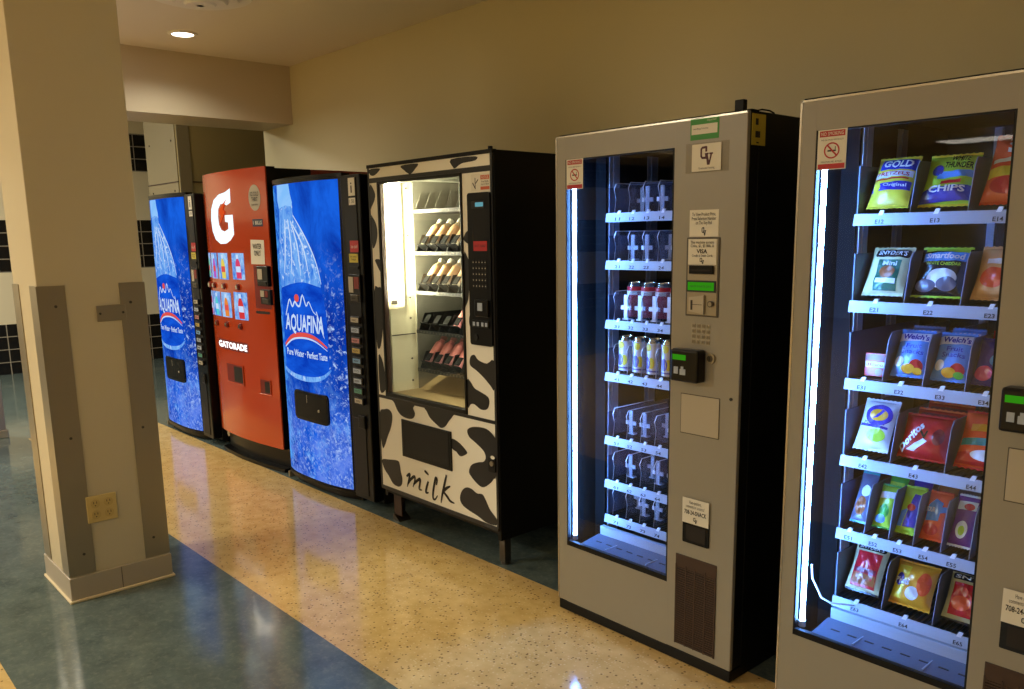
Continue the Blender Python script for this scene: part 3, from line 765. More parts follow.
for k in range(2):
    BG(3, .30, .13, .110+.008*k, .05, ['red', 'orange', 'maroon', 'brown'], [(rect(-.4, .70, .4, .9), 2)], [], 30+k, ('red chip bag directly behind the front red corn chip bag', 'third red chip bag deepest in the fourth shelf lane')[k], dy=.062*(k+1))
BG(3, .446, .128, .128, .045, ['orange', 'red', 'teal', 'white', 'red', 'gold'],
   [([(-.5, .02), (.5, .02), (.5, .28), (-.5, .22)], 4), ([(-.46, .34), (.46, .42), (.46, .56), (-.46, .48)], 2), (ell(.1, .2, .3, .1), 3), ([(-.3, .62), (.4, .66), (.4, .8), (-.3, .76)], 5)], [], 12, 'orange and teal snack bag at the right end of the fourth shelf')
# shelf five
five = [(.136, ['grey', 'teal', 'white', 'brown'], [(ell(0, .3, .3, .2), 3), (ell(.1, .62, .25, .12), 2)], [], 'grey-blue packet at the left end of the fifth shelf', .052, .125),
        (.203, ['lime', 'green', 'white', 'green', 'sky'], [(ell(0, .35, .3, .18), 3), ([(-.4, .66), (.4, .70), (.4, .86), (-.4, .82)], 2), (ell(-.1, .16, .3, .1), 4)], [], 'lime green packet second from left on the fifth shelf', .054, .105),
        (.270, ['lime', 'lime', 'violet', 'white', 'red', 'sky'], [([(-.15, .1), (.45, .12), (.48, .86), (.1, .86)], 2), ([(-.45, .1), (-.2, .1), (-.05, .5), (-.40, .44)], 5), (ell(.1, .55, .2, .08), 4)], [], 'yellow and violet packet in the middle of the fifth shelf', .056, .112),
        (.340, ['orange', 'orange', 'sky', 'red', 'gold'], [([(-.4, .35), (.2, .38), (.25, .78), (-.1, .86), (-.4, .70)], 2), ([(.2, .55), (.45, .6), (.45, .72), (.15, .68)], 2), (ell(-.05, .18, .34, .12), 3)], [('SOUR', (-.45, .55, -.02, .66), 'white', .03)], 'orange and blue packet fourth from left on the fifth shelf', .062, .112),
        (.414, ['purple', 'white', 'white', 'red', 'lime', 'violet'], [([(-.4, .7), (.4, .72), (.4, .9), (-.4, .88)], 2), (ell(.1, .78, .22, .07), 3), (ell(0, .3, .25, .18), 2), (ell(0, .28, .14, .1), 4)], [], 'purple and white packet at the right end of the fifth shelf', .062, .118)]
for k, (x, c, d, t, lab, w, h) in enumerate(five):
    BG(4, x, w, h, .032, c, d, t, 40+k, lab)
for k, (x, c, lab) in enumerate(((.203, ['green', 'lime', 'lime'], 'green packet behind the lime green packet on the fifth shelf'), (.27, ['violet', 'gold', 'lime'], 'violet packet behind the yellow and violet packet'), (.34, ['brown', 'orange', 'red'], 'brown packet behind the orange and blue packet'))):
    BG(4, x, .054, .122, .028, c, [(rect(-.4, .72, .4, .86), 2)], [], 50+k, lab, dy=.045)
# shelf six
BG(5, .168, .104, .122, .045, ['cream', 'black', 'red', 'maroon', 'brown', 'black'],
   [(rrect(-.40, .86, .44, .99, .05), 5), (rect(-.34, .06, .38, .82), 2), (rect(-.30, .12, .36, .34), 4), (rect(-.30, .36, .34, .46), 3)], [("SNYDER'S", (-.34, .88, .38, .96), 'white', .02)], 13, 'cream pretzel bag with a red picture on the bottom shelf', rx=-.52)
BG(5, .296, .118, .104, .05, ['gold', 'gold', 'yellow', 'white', 'violet', 'orange'],
   [([(-.48, .1), (-.2, .1), (-.1, .9), (-.42, .9)], 2), (ell(.05, .28, .16, .16), 3), (ell(.28, .55, .16, .28), 5), (ell(-.32, .55, .10, .16), 4)], [("P'nuts", (-.42, .44, -.06, .60), 'white', .03)], 14, 'yellow gold candy bag in the middle of the bottom shelf', rx=-.52)
BG(5, .440, .118, .112, .045, ['cream', 'black', 'red', 'orange', 'black'], [(rrect(-.44, .84, .40, .98, .05), 4), (rect(-.36, .08, .36, .78), 2), (ell(-.1, .35, .22, .16), 3)], [("SNY", (-.38, .87, .20, .95), 'white', .02)], 15, 'cream and red pretzel bag at the right end of the bottom shelf', rx=-.52)

# ------------------------------------------------------------------ the cow-print milk machine
CW = thing('milk_machine', 'black vending machine with a cow-print front and lettering spelling milk', 'vending machine', (-3.4336*1.026, 2.2092*1.026, 0), -.0044); CW.scale = (1.026,)*3; DROP[CW.name] = .0962
cw, ct, cb = .894, 1.823, .262
b = MB(); t = .03
b.box(-.004, .02, .02, .760, cb-.05, ct, 0, bev=.003); b.box(cw-.016, cw+.006, .006, .760, cb-.05, ct, 0, bev=.003); b.box(.02, cw-.016, .02, .760, ct-t, ct, 0); b.box(.02, cw-.016, .02, .760, cb-.03, cb+.03, 0)
b.box(.02, cw-.016, .73, .760, cb, ct-t, 0); b.box(.71, cw-.016, .05, .73, cb+.03, ct-t, 0); b.box(.02, .71, .05, .73, cb+.03, .72, 0)
b.box(-.004, cw+.006, -.006, .02, ct-.014, ct+.002, 0, bev=.002)
b.cyl((cw-.008, .0, ct+.002), (cw-.008, .0, ct+.012), .010, n=12)
b.build('cabinet', M['black'], CW)
b = MB()
b.box(.022, .066, .05, .71, .725, 1.78, 0); b.box(.066, .708, .69, .71, .725, 1.78, 1); b.box(.066, .708, .05, .69, 1.755, 1.78, 1); b.box(.066, .708, .05, .69, .722, .745, 2); b.box(.69, .708, .10, .69, .745, 1.755, 1)
b.box(.066, .072, .20, .69, .745, 1.755, 1)
b.box(.066, .069, .052, .19, 1.02, 1.025, 3)
b.prism([(.2, .745), (.69, .745), (.69, .93), (.55, .90)], 'x', .075, .688, 2)
for z in (1.72, 1.5, 1.2, 1.1, .9, .79): b.cyl((.066, .165, z), (.070, .165, z), .005, n=8, m=3)
for x in (.12, .36): b.box(x, x+.05, .62, .64, .93, 1.75, 4)
b.build('liner', [M['cream_in'], M['grey_in'], M['brown_in'], M['steel_d'], M['silver_l']], CW)
b = MB(); b.box(.067, .074, .03, .13, 1.15, 1.75, 1); b.cyl((.093, .055, 1.20), (.093, .055, 1.735), .018, n=16, m=0); b.box(.082, .104, .042, .068, 1.175, 1.20, 2); b.box(.082, .104, .042, .068, 1.735, 1.752, 2)
b.build('light_tube', [M['fluoro'], M['cream_in'], M['steel_d']], CW)['label'] = 'glowing warm white tube'
b = MB(); b.cyl((.699, .075, .80), (.699, .075, 1.70), .009, n=14, m=0)  # hidden tube added behind the control strip to brighten the lower bottles
for z in (.78, 1.70): b.box(.688, .709, .064, .088, z, z+.02, 1)
b.build('hidden_fill_tube', [emit('fill_tube_white', (1.0, .92, .66, 1), 50), M['steel_d']], CW)
# front: header strip, window frame, control strip, lower door
SP = {
 'S1': [(0.093, 0.728), (0.115, 0.722), (0.141, 0.709), (0.166, 0.675), (0.201, 0.654), (0.255, 0.648), (0.294, 0.657), (0.31, 0.68), (0.297, 0.705), (0.295, 0.724)],
 'S2': [(0.398, 0.724), (0.405, 0.705), (0.429, 0.678), (0.477, 0.655), (0.509, 0.645), (0.542, 0.658), (0.567, 0.684), (0.599, 0.714), (0.592, 0.724)],
 'S3': [(0.012, 0.645), (0.053, 0.665), (0.092, 0.67), (0.118, 0.652), (0.116, 0.614), (0.099, 0.573), (0.071, 0.53), (0.043, 0.481), (0.022, 0.467), (0.010, 0.533)],
 'S4': [(0.012, 0.402), (0.072, 0.415), (0.148, 0.424), (0.166, 0.411), (0.173, 0.374), (0.184, 0.343), (0.177, 0.309), (0.148, 0.292), (0.102, 0.298), (0.066, 0.33), (0.030, 0.358)],
 'S5': [(0.583, 0.608), (0.633, 0.601), (0.67, 0.583), (0.692, 0.566), (0.684, 0.555), (0.645, 0.539), (0.615, 0.554), (0.585, 0.566)],
 'S6': [(0.696, 0.661), (0.712, 0.678), (0.756, 0.69), (0.828, 0.692), (0.880, 0.664), (0.884, 0.633), (0.882, 0.5), (0.868, 0.483), (0.842, 0.457), (0.798, 0.431), (0.762, 0.435), (0.718, 0.46), (0.701, 0.481), (0.72, 0.515), (0.765, 0.535), (0.802, 0.545), (0.817, 0.567), (0.803, 0.593), (0.754, 0.618), (0.71, 0.637)],
 'S7': [(0.632, 0.342), (0.646, 0.38), (0.678, 0.404), (0.716, 0.406), (0.753, 0.394), (0.789, 0.398), (0.811, 0.378), (0.838, 0.341), (0.878, 0.312), (0.882, 0.29), (0.872, 0.278), (0.814, 0.276), (0.756, 0.291), (0.697, 0.302), (0.651, 0.316)],
 'U1': [(0.734, 0.992), (0.759, 1.0), (0.783, 0.981), (0.838, 0.971), (0.882, 0.987), (0.882, 0.868), (0.859, 0.88), (0.82, 0.907), (0.773, 0.933), (0.732, 0.95), (0.725, 0.97)],
 'U2': [(0.705, 0.888), (0.73, 0.88), (0.754, 0.857), (0.794, 0.846), (0.841, 0.831), (0.849, 0.806), (0.832, 0.777), (0.791, 0.771), (0.751, 0.787), (0.726, 0.784), (0.708, 0.765), (0.704, 0.80)],
 'U3': [(0.704, 1.414), (0.726, 1.409), (0.741, 1.374), (0.742, 1.323), (0.734, 1.272), (0.727, 1.231), (0.71, 1.204), (0.704, 1.209)],
 'U4': [(0.758, 1.191), (0.736, 1.17), (0.728, 1.138), (0.739, 1.108), (0.755, 1.103)],
 'U5': [(0.748, 1.516), (0.721, 1.505), (0.705, 1.484), (0.71, 1.472), (0.742, 1.458), (0.753, 1.481)],
 'L1': [(0.012, 1.728), (0.032, 1.726), (0.055, 1.69), (0.044, 1.659), (0.020, 1.633), (0.012, 1.629)],
 'L2': [(0.012, 1.588), (0.024, 1.587), (0.052, 1.555), (0.061, 1.509), (0.044, 1.464), (0.020, 1.441), (0.012, 1.464)],
 'L3': [(0.029, 1.386), (0.055, 1.391), (0.076, 1.382), (0.075, 1.332), (0.062, 1.34), (0.044, 1.363)],
 'L4': [(0.012, 1.241), (0.045, 1.257), (0.075, 1.244), (0.076, 1.10), (0.055, 1.0), (0.03, 0.96), (.012, 1.0)],
 'L5': [(0.022, 0.929), (0.06, 0.895), (0.076, 0.80), (0.065, 0.758), (0.022, 0.757)]}
HD = {'H1': [(0.012, 1.804), (0.101, 1.804), (0.091, 1.79), (0.053, 1.775), (0.021, 1.78)], 'H2': [(0.273, 1.804), (0.4, 1.804), (0.383, 1.784), (0.349, 1.764), (0.332, 1.765), (0.3, 1.781)], 'H3': [(0.635, 1.804), (0.794, 1.804), (0.793, 1.788), (0.717, 1.784), (0.688, 1.777), (0.661, 1.766), (0.649, 1.771)]}
b = MB(); b.box(.004, cw-.002, 0, .018, 1.762, ct-.014, 0); b.box(.0, cw, -.002, .018, 1.742, 1.764, 1)
for p in HD.values(): b.poly(smooth_poly(p, 3), PL, .001, 1)
b.build('header_panel', [M['white'], M['cow']], CW)
b = MB(); b.box(.0, .080, 0, .02, .727, 1.744, 0); b.box(-.002, .010, -.002, .02, .27, 1.81, 1)
for k in ('L1', 'L2', 'L3', 'L4', 'L5'): b.poly(smooth_poly(SP[k], 3), PL, .001, 1)
b.box(.702, cw-.010, 0, .02, .727, 1.744, 0)
for k in ('U1', 'U2', 'U3', 'U4', 'U5'): b.poly(smooth_poly(SP[k], 3), PL, .001, 1)
b.box(cw-.010, cw+.003, -.003, .02, .27, 1.81, 1)
b.build('front_panel', [M['white'], M['cow']], CW)
b = MB(); b.box(.078, .096, -.007, .02, .735, 1.745, 0, bev=.002); b.box(.692, .704, -.007, .02, .735, 1.745, 0, bev=.002); b.box(.078, .704, -.007, .02, 1.733, 1.747, 0, bev=.002); b.box(.078, .704, -.007, .02, .735, .755, 0, bev=.002)
b.box(.096, .101, -.003, .02, .755, 1.733, 1)
b.build('window_frame', [M['blackgloss'], M['vent']], CW)
b = MB(); b.box(.097, .692, .006, .011, .755, 1.733, 0); b.build('glass_pane', M['glass'], CW)
b = MB(); b.box(.006, cw-.006, 0, .03, cb+.008, .722, 0, bev=.002); b.box(.0, cw, -.002, .02, .720, .735, 1); b.box(.0, cw-.002, -.003, .03, cb-.006, cb+.012, 1)
for k in ('S1', 'S2', 'S3', 'S4', 'S5', 'S6', 'S7'): b.poly(smooth_poly(SP[k], 4), PL, .001, 1)
d = b.build('lower_door', [M['white'], M['cow']], CW)
b = MB()
for p in ([(0.221, 0.36), (0.248, 0.376), (0.241, 0.35), (0.223, 0.308)], [(0.228, 0.322), (0.257, 0.353), (0.287, 0.372), (0.289, 0.355), (0.272, 0.317)], [(0.277, 0.331), (0.307, 0.356), (0.332, 0.369), (0.329, 0.347), (0.322, 0.319), (0.345, 0.318)],
          [(0.398, 0.372), (0.384, 0.343), (0.376, 0.314), (0.398, 0.318)], [(0.459, 0.368), (0.466, 0.393), (0.456, 0.400), (0.443, 0.366), (0.431, 0.321), (0.432, 0.297), (0.448, 0.297), (0.466, 0.319)],
          [(0.538, 0.432), (0.521, 0.383), (0.501, 0.327), (0.491, 0.290)], [(0.503, 0.338), (0.53, 0.365), (0.565, 0.385)], [(0.51, 0.348), (0.538, 0.331), (0.56, 0.315), (0.592, 0.311)]):
    b.stroke(p, .015, PL, .0014, 0)
b.stroke([(0.37, 0.418), (0.402, 0.404)], .013, PL, .0014, 0)
b.build('lettering', M['ink'], d)
b = MB(); b.box(.200, .585, -.006, .0, .458, .640, 0, bev=.002); b.box(.218, .570, -.0045, -.001, .478, .632, 1)
for q in ((.218, .570, .628, .634), (.218, .570, .474, .479), (.218, .223, .476, .632), (.565, .570, .476, .632)): b.box(q[0], q[1], -.0072, -.0055, q[2], q[3], 0)
b.box(.222, .566, -.0066, -.0058, .479, .629, 1)
b.build('delivery_door', [M['blackgloss'], M['panelgrey']], CW)
b = MB(); b.prism(rrect(.842, .512, .886, .575, .006), 'y', -.008, -.0012, 0); b.cyl((.866, -.008, .55), (.866, -.013, .55), .011, n=14, m=1); b.poly(ell(.872, .578, .013, .008), PL, .0095, 2); b.build('door_lock', [M['blackgloss'], M['steel'], M['white']], CW)
# keypad column
b = MB(); b.prism(rrect(.745, 1.045, .886, 1.662, .012), 'y', -.010, -.0002, 0)
b.box(.776, .783, -.0105, -.0095, 1.44, 1.53, 1)
pn = b.build('control_panel', [M['blackgloss'], M['vent_d']], CW)
b = MB(); b.box(.775, .855, -.013, -.0095, 1.600, 1.628, 0, bev=.002); b.poly(rect(.800, 1.606, .850, 1.623), PL, .0134, 1); b.build('display', [M['ink'], M['lcd_cyan']], pn)
b = MB(); b.box(.782, .866, -.0115, -.0098, 1.431, 1.470, 0); b.text('EXACT CHANGE', (.790, 1.446, .858, 1.456), PL, .012, 1, .01); b.build('notice', [M['red'], M['maroon']], pn)['label'] = 'small red sticker'
b = MB()
for i in range(5):
    for j in range(5): b.box(.772+i*.019, .772+i*.019+.013, -.0125, -.0095, 1.282+j*.024, 1.282+j*.024+.016, 0, bev=.0015); b.box(.776+i*.019, .781+i*.019, -.0128, -.0124, 1.287+j*.024, 1.292+j*.024, 1)
b.build('keypad', [M['panelgrey'], M['silver_l']], pn)
b = MB(); b.box(.790, .874, -.022, -.0095, 1.165, 1.235, 0, bev=.004); b.box(.812, .842, -.0235, -.0215, 1.190, 1.222, 1); b.box(.765, .872, -.016, -.0095, 1.120, 1.150, 0, bev=.003)
for x in (.772, .797, .826, .850): b.box(x, x+.014, -.0168, -.0155, 1.126, 1.142, 1)
b.cyl((.785, -.0095, 1.078), (.785, -.014, 1.078), .014, n=16, m=2); b.build('bill_acceptor', [M['blackgloss'], M['strip'], M['panelgrey']], pn)
b = MB(); b.box(.764, .880, -.0012, -.0002, 1.668, 1.735, 0); b.poly(rect(.823, 1.712, .878, 1.728), PL, .0016, 1); b.poly(rect(.823, 1.672, .878, 1.684), PL, .0016, 1); b.text('NOTICE', (.828, 1.715, .873, 1.725), PL, .002, 0); b.text('keep hands\nclear of door', (.826, 1.690, .876, 1.708), PL, .0018, 2)
for p in ([(.772, 1.70), (.79, 1.675), (.793, 1.678), (.776, 1.703)], [(.788, 1.72), (.792, 1.72), (.792, 1.68), (.788, 1.68)], [(.792, 1.70), (.808, 1.715), (.810, 1.711), (.794, 1.696)]): b.poly(p, PL, .0017, 2)
b.build('notice', [M['paper'], M['orange_ink'], M['ink']], CW)
# legs and skirt
for x in (.055, cw-.035):
    for y in (.03, .69):
        b = MB()
        if x < .5 and y < .5:
            b.box(x, x+.008, y, y+.06, .106, cb-.03, 0); b.box(x, x+.065, y, y+.006, .125, cb-.03, 1); b.prism([(x, .0965), (x+.06, .0965), (x+.012, .126), (x, .126)], 'y', y-.01, y+.06, 0)
        else:
            b.box(x, x+.035, y, y+.035, .108, cb-.03, 0); b.cyl((x+.018, y+.018, .0965), (x+.018, y+.018, .109), .02, n=12, m=0)
        b.build('leg', [M['steel_d'], M['vent']], CW)
b = MB(); b.box(.02, cw-.02, .66, .67, .10, cb-.03, 0); b.build('rear_skirt', M['black'], CW)
# trays with black lane pockets
MZ = []
for i, zc in enumerate((1.61, 1.416, 1.23, 1.042, .855)):
    b = MB(); x0, x1 = .135, .68
    b.box(x0, x1, .155, .60, zc-.010, zc-.006, 0); b.box(x0, x1, .150, .154, zc-.009, zc+.007, 1)
    for k in range(22): b.box(x0+.01+k*.0245, x0+.016+k*.0245, .1493, .1502, zc-.006, zc+.003, 2)
    for k in range(7):
        x = .137+k*.0775; b.prism([(.158, zc-.006), (.20, zc+.085), (.6, zc+.085), (.6, zc-.006)], 'x', x, x+.0015, 4)
    b.build('tray', [M['panelgrey'], M['panelgrey'], M['steel_d'], M['blackgloss'], M['grey_in' if i < 1 else 'black']], CW)
    for k in range(4 if i else 0):
        c = .176+k*.0775; b = MB()
        mx = Matrix.Translation((c, .165, zc+.045)) @ Matrix.Rotation(-.70, 4, 'X')
        b.box(-.002, .034, -.004, .0, .0, .044, 0, bev=.001, mx=mx)
        b.box(-.030, .034, .0, .06, -.006, -.002, 0, mx=mx)
        b.build('lane_pocket', M['matteblack'], CW)
    MZ.append(zc)
b = MB(); b.box(.14, .66, .61, .63, 1.66, 1.72, 0); b.build('back_bracket', M['grey_in'], CW)
def bottle_mesh():
    b = MB()
    b.lathe([(.0, .0), (.022, .0), (.0255, .004), (.026, .02), (.026, .102), (.0245, .112), (.0135, .132), (.013, .136), (.0165, .136), (.0168, .155), (.0155, .158), (.0, .158)], 24, [0, 0, 0, 1, 1, 0, 0, 2, 2, 2, 2])
    return b
bt = bottle_mesh()
for flav, mats, rows in (('tan', [mat('bottle_cream', S(222, 204, 170), .35), mat('bottle_tan_label', S(226, 184, 140), .4), M['white']], {1: (0, 1, 2, 3), 2: None}),
                         ('pink', [mat('bottle_pink_neck', S(230, 140, 140), .35), mat('bottle_pink_label', S(250, 160, 152), .4), mat('bottle_pink_cap', S(160, 110, 100), .4)], {})):
    src = None
    spots = [(1, k) for k in range(4)]+[(2, k) for k in range(4)] if flav == 'tan' else [(3, 3)]+[(4, k) for k in range(4)]
    for (row, k) in spots:
        if src is None: o = src = bt.build('milk_bottle', mats)
        else: o = src.copy(); COL.objects.link(o)
        order = ('leftmost', 'second from the left', 'third from the left', 'rightmost visible')[k]
        if flav == 'tan': lab = '%s tan milk bottle on the %s filled shelf' % (order, ('upper', 'second')[row-1])
        elif row == 3: lab = 'single pink milk bottle at the right of the nearly empty shelf'
        else: lab = '%s pink milk bottle on the lowest shelf' % order
        tag(o, lab, 'milk bottle', 'tan milk bottles in the milk machine' if flav == 'tan' else 'pink milk bottles in the milk machine')
        zc = MZ[row]
        place(o, CW, .176+k*.0775, .1890, zc+.0285, -.70, .0)

# ------------------------------------------------------------------ backlit prints
def print_light(name, stops, nscale=5, streak=(1, 1, 1), spk=None, strength=1.0, thr=(.35, .65)):
    """a backlit picture: stops = two colours mixed by noise; spk = (scale, threshold, colour, zlo, zhi) for droplets"""
    m = bpy.data.materials.new(name); n, l = nodes_of(m); n.remove(n['Principled BSDF'])
    tc = n.new('ShaderNodeTexCoord'); mp = n.new('ShaderNodeMapping'); mp.inputs['Scale'].default_value = streak
    l.new(tc.outputs['Object'], mp.inputs['Vector'])
    nz = n.new('ShaderNodeTexNoise'); nz.inputs['Scale'].default_value = nscale; nz.inputs['Detail'].default_value = 6; nz.inputs['Roughness'].default_value = .65; nz.inputs['Distortion'].default_value = .6
    l.new(mp.outputs[0], nz.inputs['Vector'])
    rp = n.new('ShaderNodeMapRange'); rp.inputs['From Min'].default_value = thr[0]; rp.inputs['From Max'].default_value = thr[1]; l.new(nz.outputs['Fac'], rp.inputs['Value'])
    mx = n.new('ShaderNodeMix'); mx.data_type = 'RGBA'; mx.inputs[6].default_value = stops[0]; mx.inputs[7].default_value = stops[1]; l.new(rp.outputs[0], mx.inputs[0])
    out = mx.outputs[2]
    for (sc, lo, hi, col, za, zb, xa, xb) in (spk or ()):
        sx = n.new('ShaderNodeSeparateXYZ'); l.new(tc.outputs['Object'], sx.inputs[0])
        fz = n.new('ShaderNodeMapRange'); fz.inputs['From Min'].default_value = za; fz.inputs['From Max'].default_value = zb; l.new(sx.outputs['Z'], fz.inputs['Value'])
        fx = n.new('ShaderNodeMapRange'); fx.inputs['From Min'].default_value = xa; fx.inputs['From Max'].default_value = xb; l.new(sx.outputs['X'], fx.inputs['Value'])
        q = n.new('ShaderNodeTexNoise'); q.inputs['Scale'].default_value = sc; q.inputs['Detail'].default_value = 5; q.inputs['Roughness'].default_value = .72; q.inputs['Distortion'].default_value = .5
        l.new(tc.outputs['Object'], q.inputs['Vector'])
        r2 = n.new('ShaderNodeMapRange'); r2.inputs['From Min'].default_value = lo; r2.inputs['From Max'].default_value = hi; l.new(q.outputs['Fac'], r2.inputs['Value'])
        a = n.new('ShaderNodeMath'); a.operation = 'MULTIPLY'; l.new(fz.outputs[0], a.inputs[0]); l.new(fx.outputs[0], a.inputs[1])
        c = n.new('ShaderNodeMath'); c.operation = 'MULTIPLY'; l.new(a.outputs[0], c.inputs[0]); l.new(r2.outputs[0], c.inputs[1])
        k = n.new('ShaderNodeMix'); k.data_type = 'RGBA'; l.new(c.outputs[0], k.inputs[0]); l.new(out, k.inputs[6]); k.inputs[7].default_value = col
        out = k.outputs[2]
    e = n.new('ShaderNodeEmission'); e.inputs['Strength'].default_value = strength; l.new(out, e.inputs['Color'])
    l.new(e.outputs[0], n['Material Output'].inputs['Surface'])
    return m
WHT = S(214, 232, 255)
wt = print_light('backlit_water', (S(8, 42, 150), S(24, 98, 226)), 2.2, (1.6, 1, .8), [
    (9, .50, .66, S(110, 170, 250), .75, .25, -.2, .0), (34, .54, .66, S(186, 214, 255), 1.42, .9, .42, .62), (48, .52, .68, S(176, 200, 250), .62, .3, -.3, -.1), (7, .42, .66, S(98, 132, 232), .55, .2, -.3, -.1), (16, .42, .62, S(90, 180, 255), 3, 2.9, .16, .05)])
bo = print_light('backlit_bottle_glass', (S(34, 110, 220), S(128, 186, 248)), 9, (2.2, 1, .9), [(26, .54, .66, S(206, 228, 255), 3, 2.9, -2, -1)])
cp = print_light('backlit_cap', (S(130, 190, 250), S(176, 214, 255)), 3)
lb = print_light('backlit_label', (S(8, 56, 178), S(22, 92, 222)), 4, (1, 1, 3))
wv = emit('backlit_white_print', S(205, 226, 255), .95)
rv = emit('backlit_red_print', S(226, 84, 74), .95)

def bow(x0, x1, y_edge, y_mid, pw=2.6, skew=1.0):
    def y(a):
        t = min(1, max(0, (a-x0)/(x1-x0)))**skew
        return y_edge+(y_mid-y_edge)*(1-abs(2*t-1)**pw)
    return y
def bowmap(y, k=0.0, lo=-9, hi=9):
    def f(a, q, o):
        a2 = min(hi, max(lo, a-k*y(a)))
        return (a2, y(a2)-o, q)
    return f

def water_machine(label, loc):
    R = thing('water_machine', label, 'vending machine', loc, 0, 'blue water bottle vending machines')
    y = bow(.0, .765, .032, -.026, 2.8, .9); mf = bowmap(y)
    b = MB(); b.box(.0, .955, .075, .74, .085, 1.80, 0, bev=.006)
    for x in (.07, .88):
        for yy in (.14, .68): b.cyl((x, yy, .0602), (x, yy, .087), .02, n=12, m=0)
    b.build('cabinet', M['black'], R)
    xs = [.765*k/28 for k in range(29)]
    b = MB(); pr = [(x, y(x)) for x in xs]
    b.prism(pr+[(.765, .074), (.0, .074)], 'z', .105, 1.815, 0)
    b.prism([(x, y(x)-.006) for x in xs]+[(.765, .074), (.0, .074)], 'z', 1.800, 1.822, 0)
    b.prism([(x, y(x)-.006) for x in xs]+[(.765, .074), (.0, .074)], 'z', .098, .120, 0)
    b.prism([(x, y(x)+.03) for x in xs]+[(.765, .10), (.0, .10)], 'z', .064, .1, 0)
    b.box(.015, .03, .0, .05, .0605, .098, 1, bev=.003)
    b.build('door', [M['blackgloss'], M['steel']], R)
    # backlit picture
    b = MB()
    b.poly(rect(.030, .128, .738, 1.792), mf, .0015, 0, .03)
    mf0 = mf; mf = bowmap(y, 1.85, .032, .736)
    B_ = [(.276, 1.69), (.283, 1.60), (.335, 1.555), (.393, 1.51), (.445, 1.455), (.482, 1.40), (.520, 1.33), (.540, 1.255), (.528, 1.235), (.36, 1.262), (.22, 1.250), (.10, 1.225), (.085, 1.30), (.09, 1.38), (.105, 1.47), (.118, 1.54), (.125, 1.60), (.128, 1.68)]
    b.poly(B_, mf, .0022, 1, .03)
    b.poly([(.092, 1.225), (.22, 1.248), (.36, 1.258), (.535, 1.232), (.575, 1.10), (.585, .90), (.575, .765), (.45, .715), (.30, .70), (.14, .725), (.090, .76)], mf, .0020, 3, .03)
    b.poly([(.118, 1.79), (.252, 1.79), (.262, 1.735), (.280, 1.688), (.268, 1.668), (.20, 1.676), (.128, 1.660), (.116, 1.70)], mf, .0026, 2, .03)
    b.stroke([(.128, 1.650), (.20, 1.664), (.272, 1.655)], .020, mf, .003, 1)
    for q, w in (([(.10, 1.225), (.22, 1.256), (.36, 1.266), (.535, 1.236)], .026), ([(.08, .745), (.20, .715), (.36, .712), (.50, .735), (.60, .785)], .030), ([(.28, 1.62), (.40, 1.50), (.49, 1.38), (.542, 1.25)], .010)):
        b.stroke(q, w, mf, .0028, 4 if w < .015 else 1)
    for q in ([(.19, 1.60), (.175, 1.45), (.15, 1.30)], [(.22, 1.60), (.24, 1.45), (.23, 1.30)], [(.25, 1.59), (.31, 1.45), (.33, 1.29)], [(.27, 1.57), (.37, 1.45), (.42, 1.28)]):
        b.stroke(q, .012, mf, .0028, 4)
    b.build('backlit_picture', [wt, bo, cp, lb, wv], R)
    b = MB()
    b.text('AQUAFINA', (.120, .960, .540, 1.075), mf, .004, 0, .02, .10)
    b.stroke([(.135, 1.06), (.165, 1.12), (.19, 1.155), (.215, 1.115), (.245, 1.145), (.27, 1.125), (.30, 1.125), (.335, 1.185), (.37, 1.125), (.40, 1.15), (.44, 1.10), (.475, 1.08)], .012, mf, .004, 0, 3)
    b.stroke([(.475, 1.10), (.51, 1.02), (.545, .955)], .010, mf, .004, 0)
    b.poly(ell(.268, 1.165, .026, .022), mf, .0042, 1)
    b.stroke([(.105, .885), (.20, .945), (.33, .962), (.45, .95), (.57, .905)], .026, mf, .0036, 1)
    b.stroke([(.105, .875), (.20, .928), (.33, .944), (.45, .932), (.57, .888)], .010, mf, .004, 0)
    b.text('Pure Water · Perfect Taste', (.12, .833, .565, .872), mf, .004, 0, .02, .05)
    b.build('lettering', [wv, rv], R)
    # delivery port
    b = MB(); b.poly(rrect(.188, .468, .555, .640, .03), mf, .012, 0, .03)
    P = rrect(.188, .468, .555, .640, .03)
    b.add([mf(p[0], p[1], .012) for p in P]+[mf(p[0], p[1], .0015) for p in P], [(k, (k+1) % len(P), len(P)+(k+1) % len(P), len(P)+k) for k in range(len(P))], 0)
    b.poly(rrect(.205, .485, .540, .628, .02), mf, .0135, 1, .03)
    b.poly(rect(.33, .575, .334, .62), mf, .0145, 2); b.cyl(mf(.46, .545, .013), mf(.46, .545, .018), .008, n=12, m=2)
    b.build('delivery_port', [M['blackgloss'], M['black'], M['silver_l']], R)
    # selection column
    b = MB(); b.box(.770, .957, .012, .0755, .105, 1.805, 0, bev=.006); b.box(.815, .925, .008, .014, .66, 1.79, 1, bev=.002); b.box(.80, .91, .008, .014, .13, .55, 1, bev=.002)
    b.build('selection_column', [M['blackgloss'], M['panelgrey']], R)
    PF = lambda a, q, o: (a, .008-o, q)
    def note(r, m, label, texts=(), mm=None):
        b = MB(); b.box(r[0], r[2], .0065, .0078, r[1], r[3], 0)
        for s, q, i in texts: b.text(s, q, PF, .002, i)
        b.build('notice', [m]+(mm or [M['ink'], M['red']]), R)['label'] = label
    note((.858, 1.700, .918, 1.788), M['paper'], 'white price notice', [('i', (.880, 1.715, .893, 1.765), 1)])
    note((.858, 1.655, .918, 1.690), M['paper'], 'small white notice', [('1.50', (.866, 1.664, .908, 1.682), 1)])
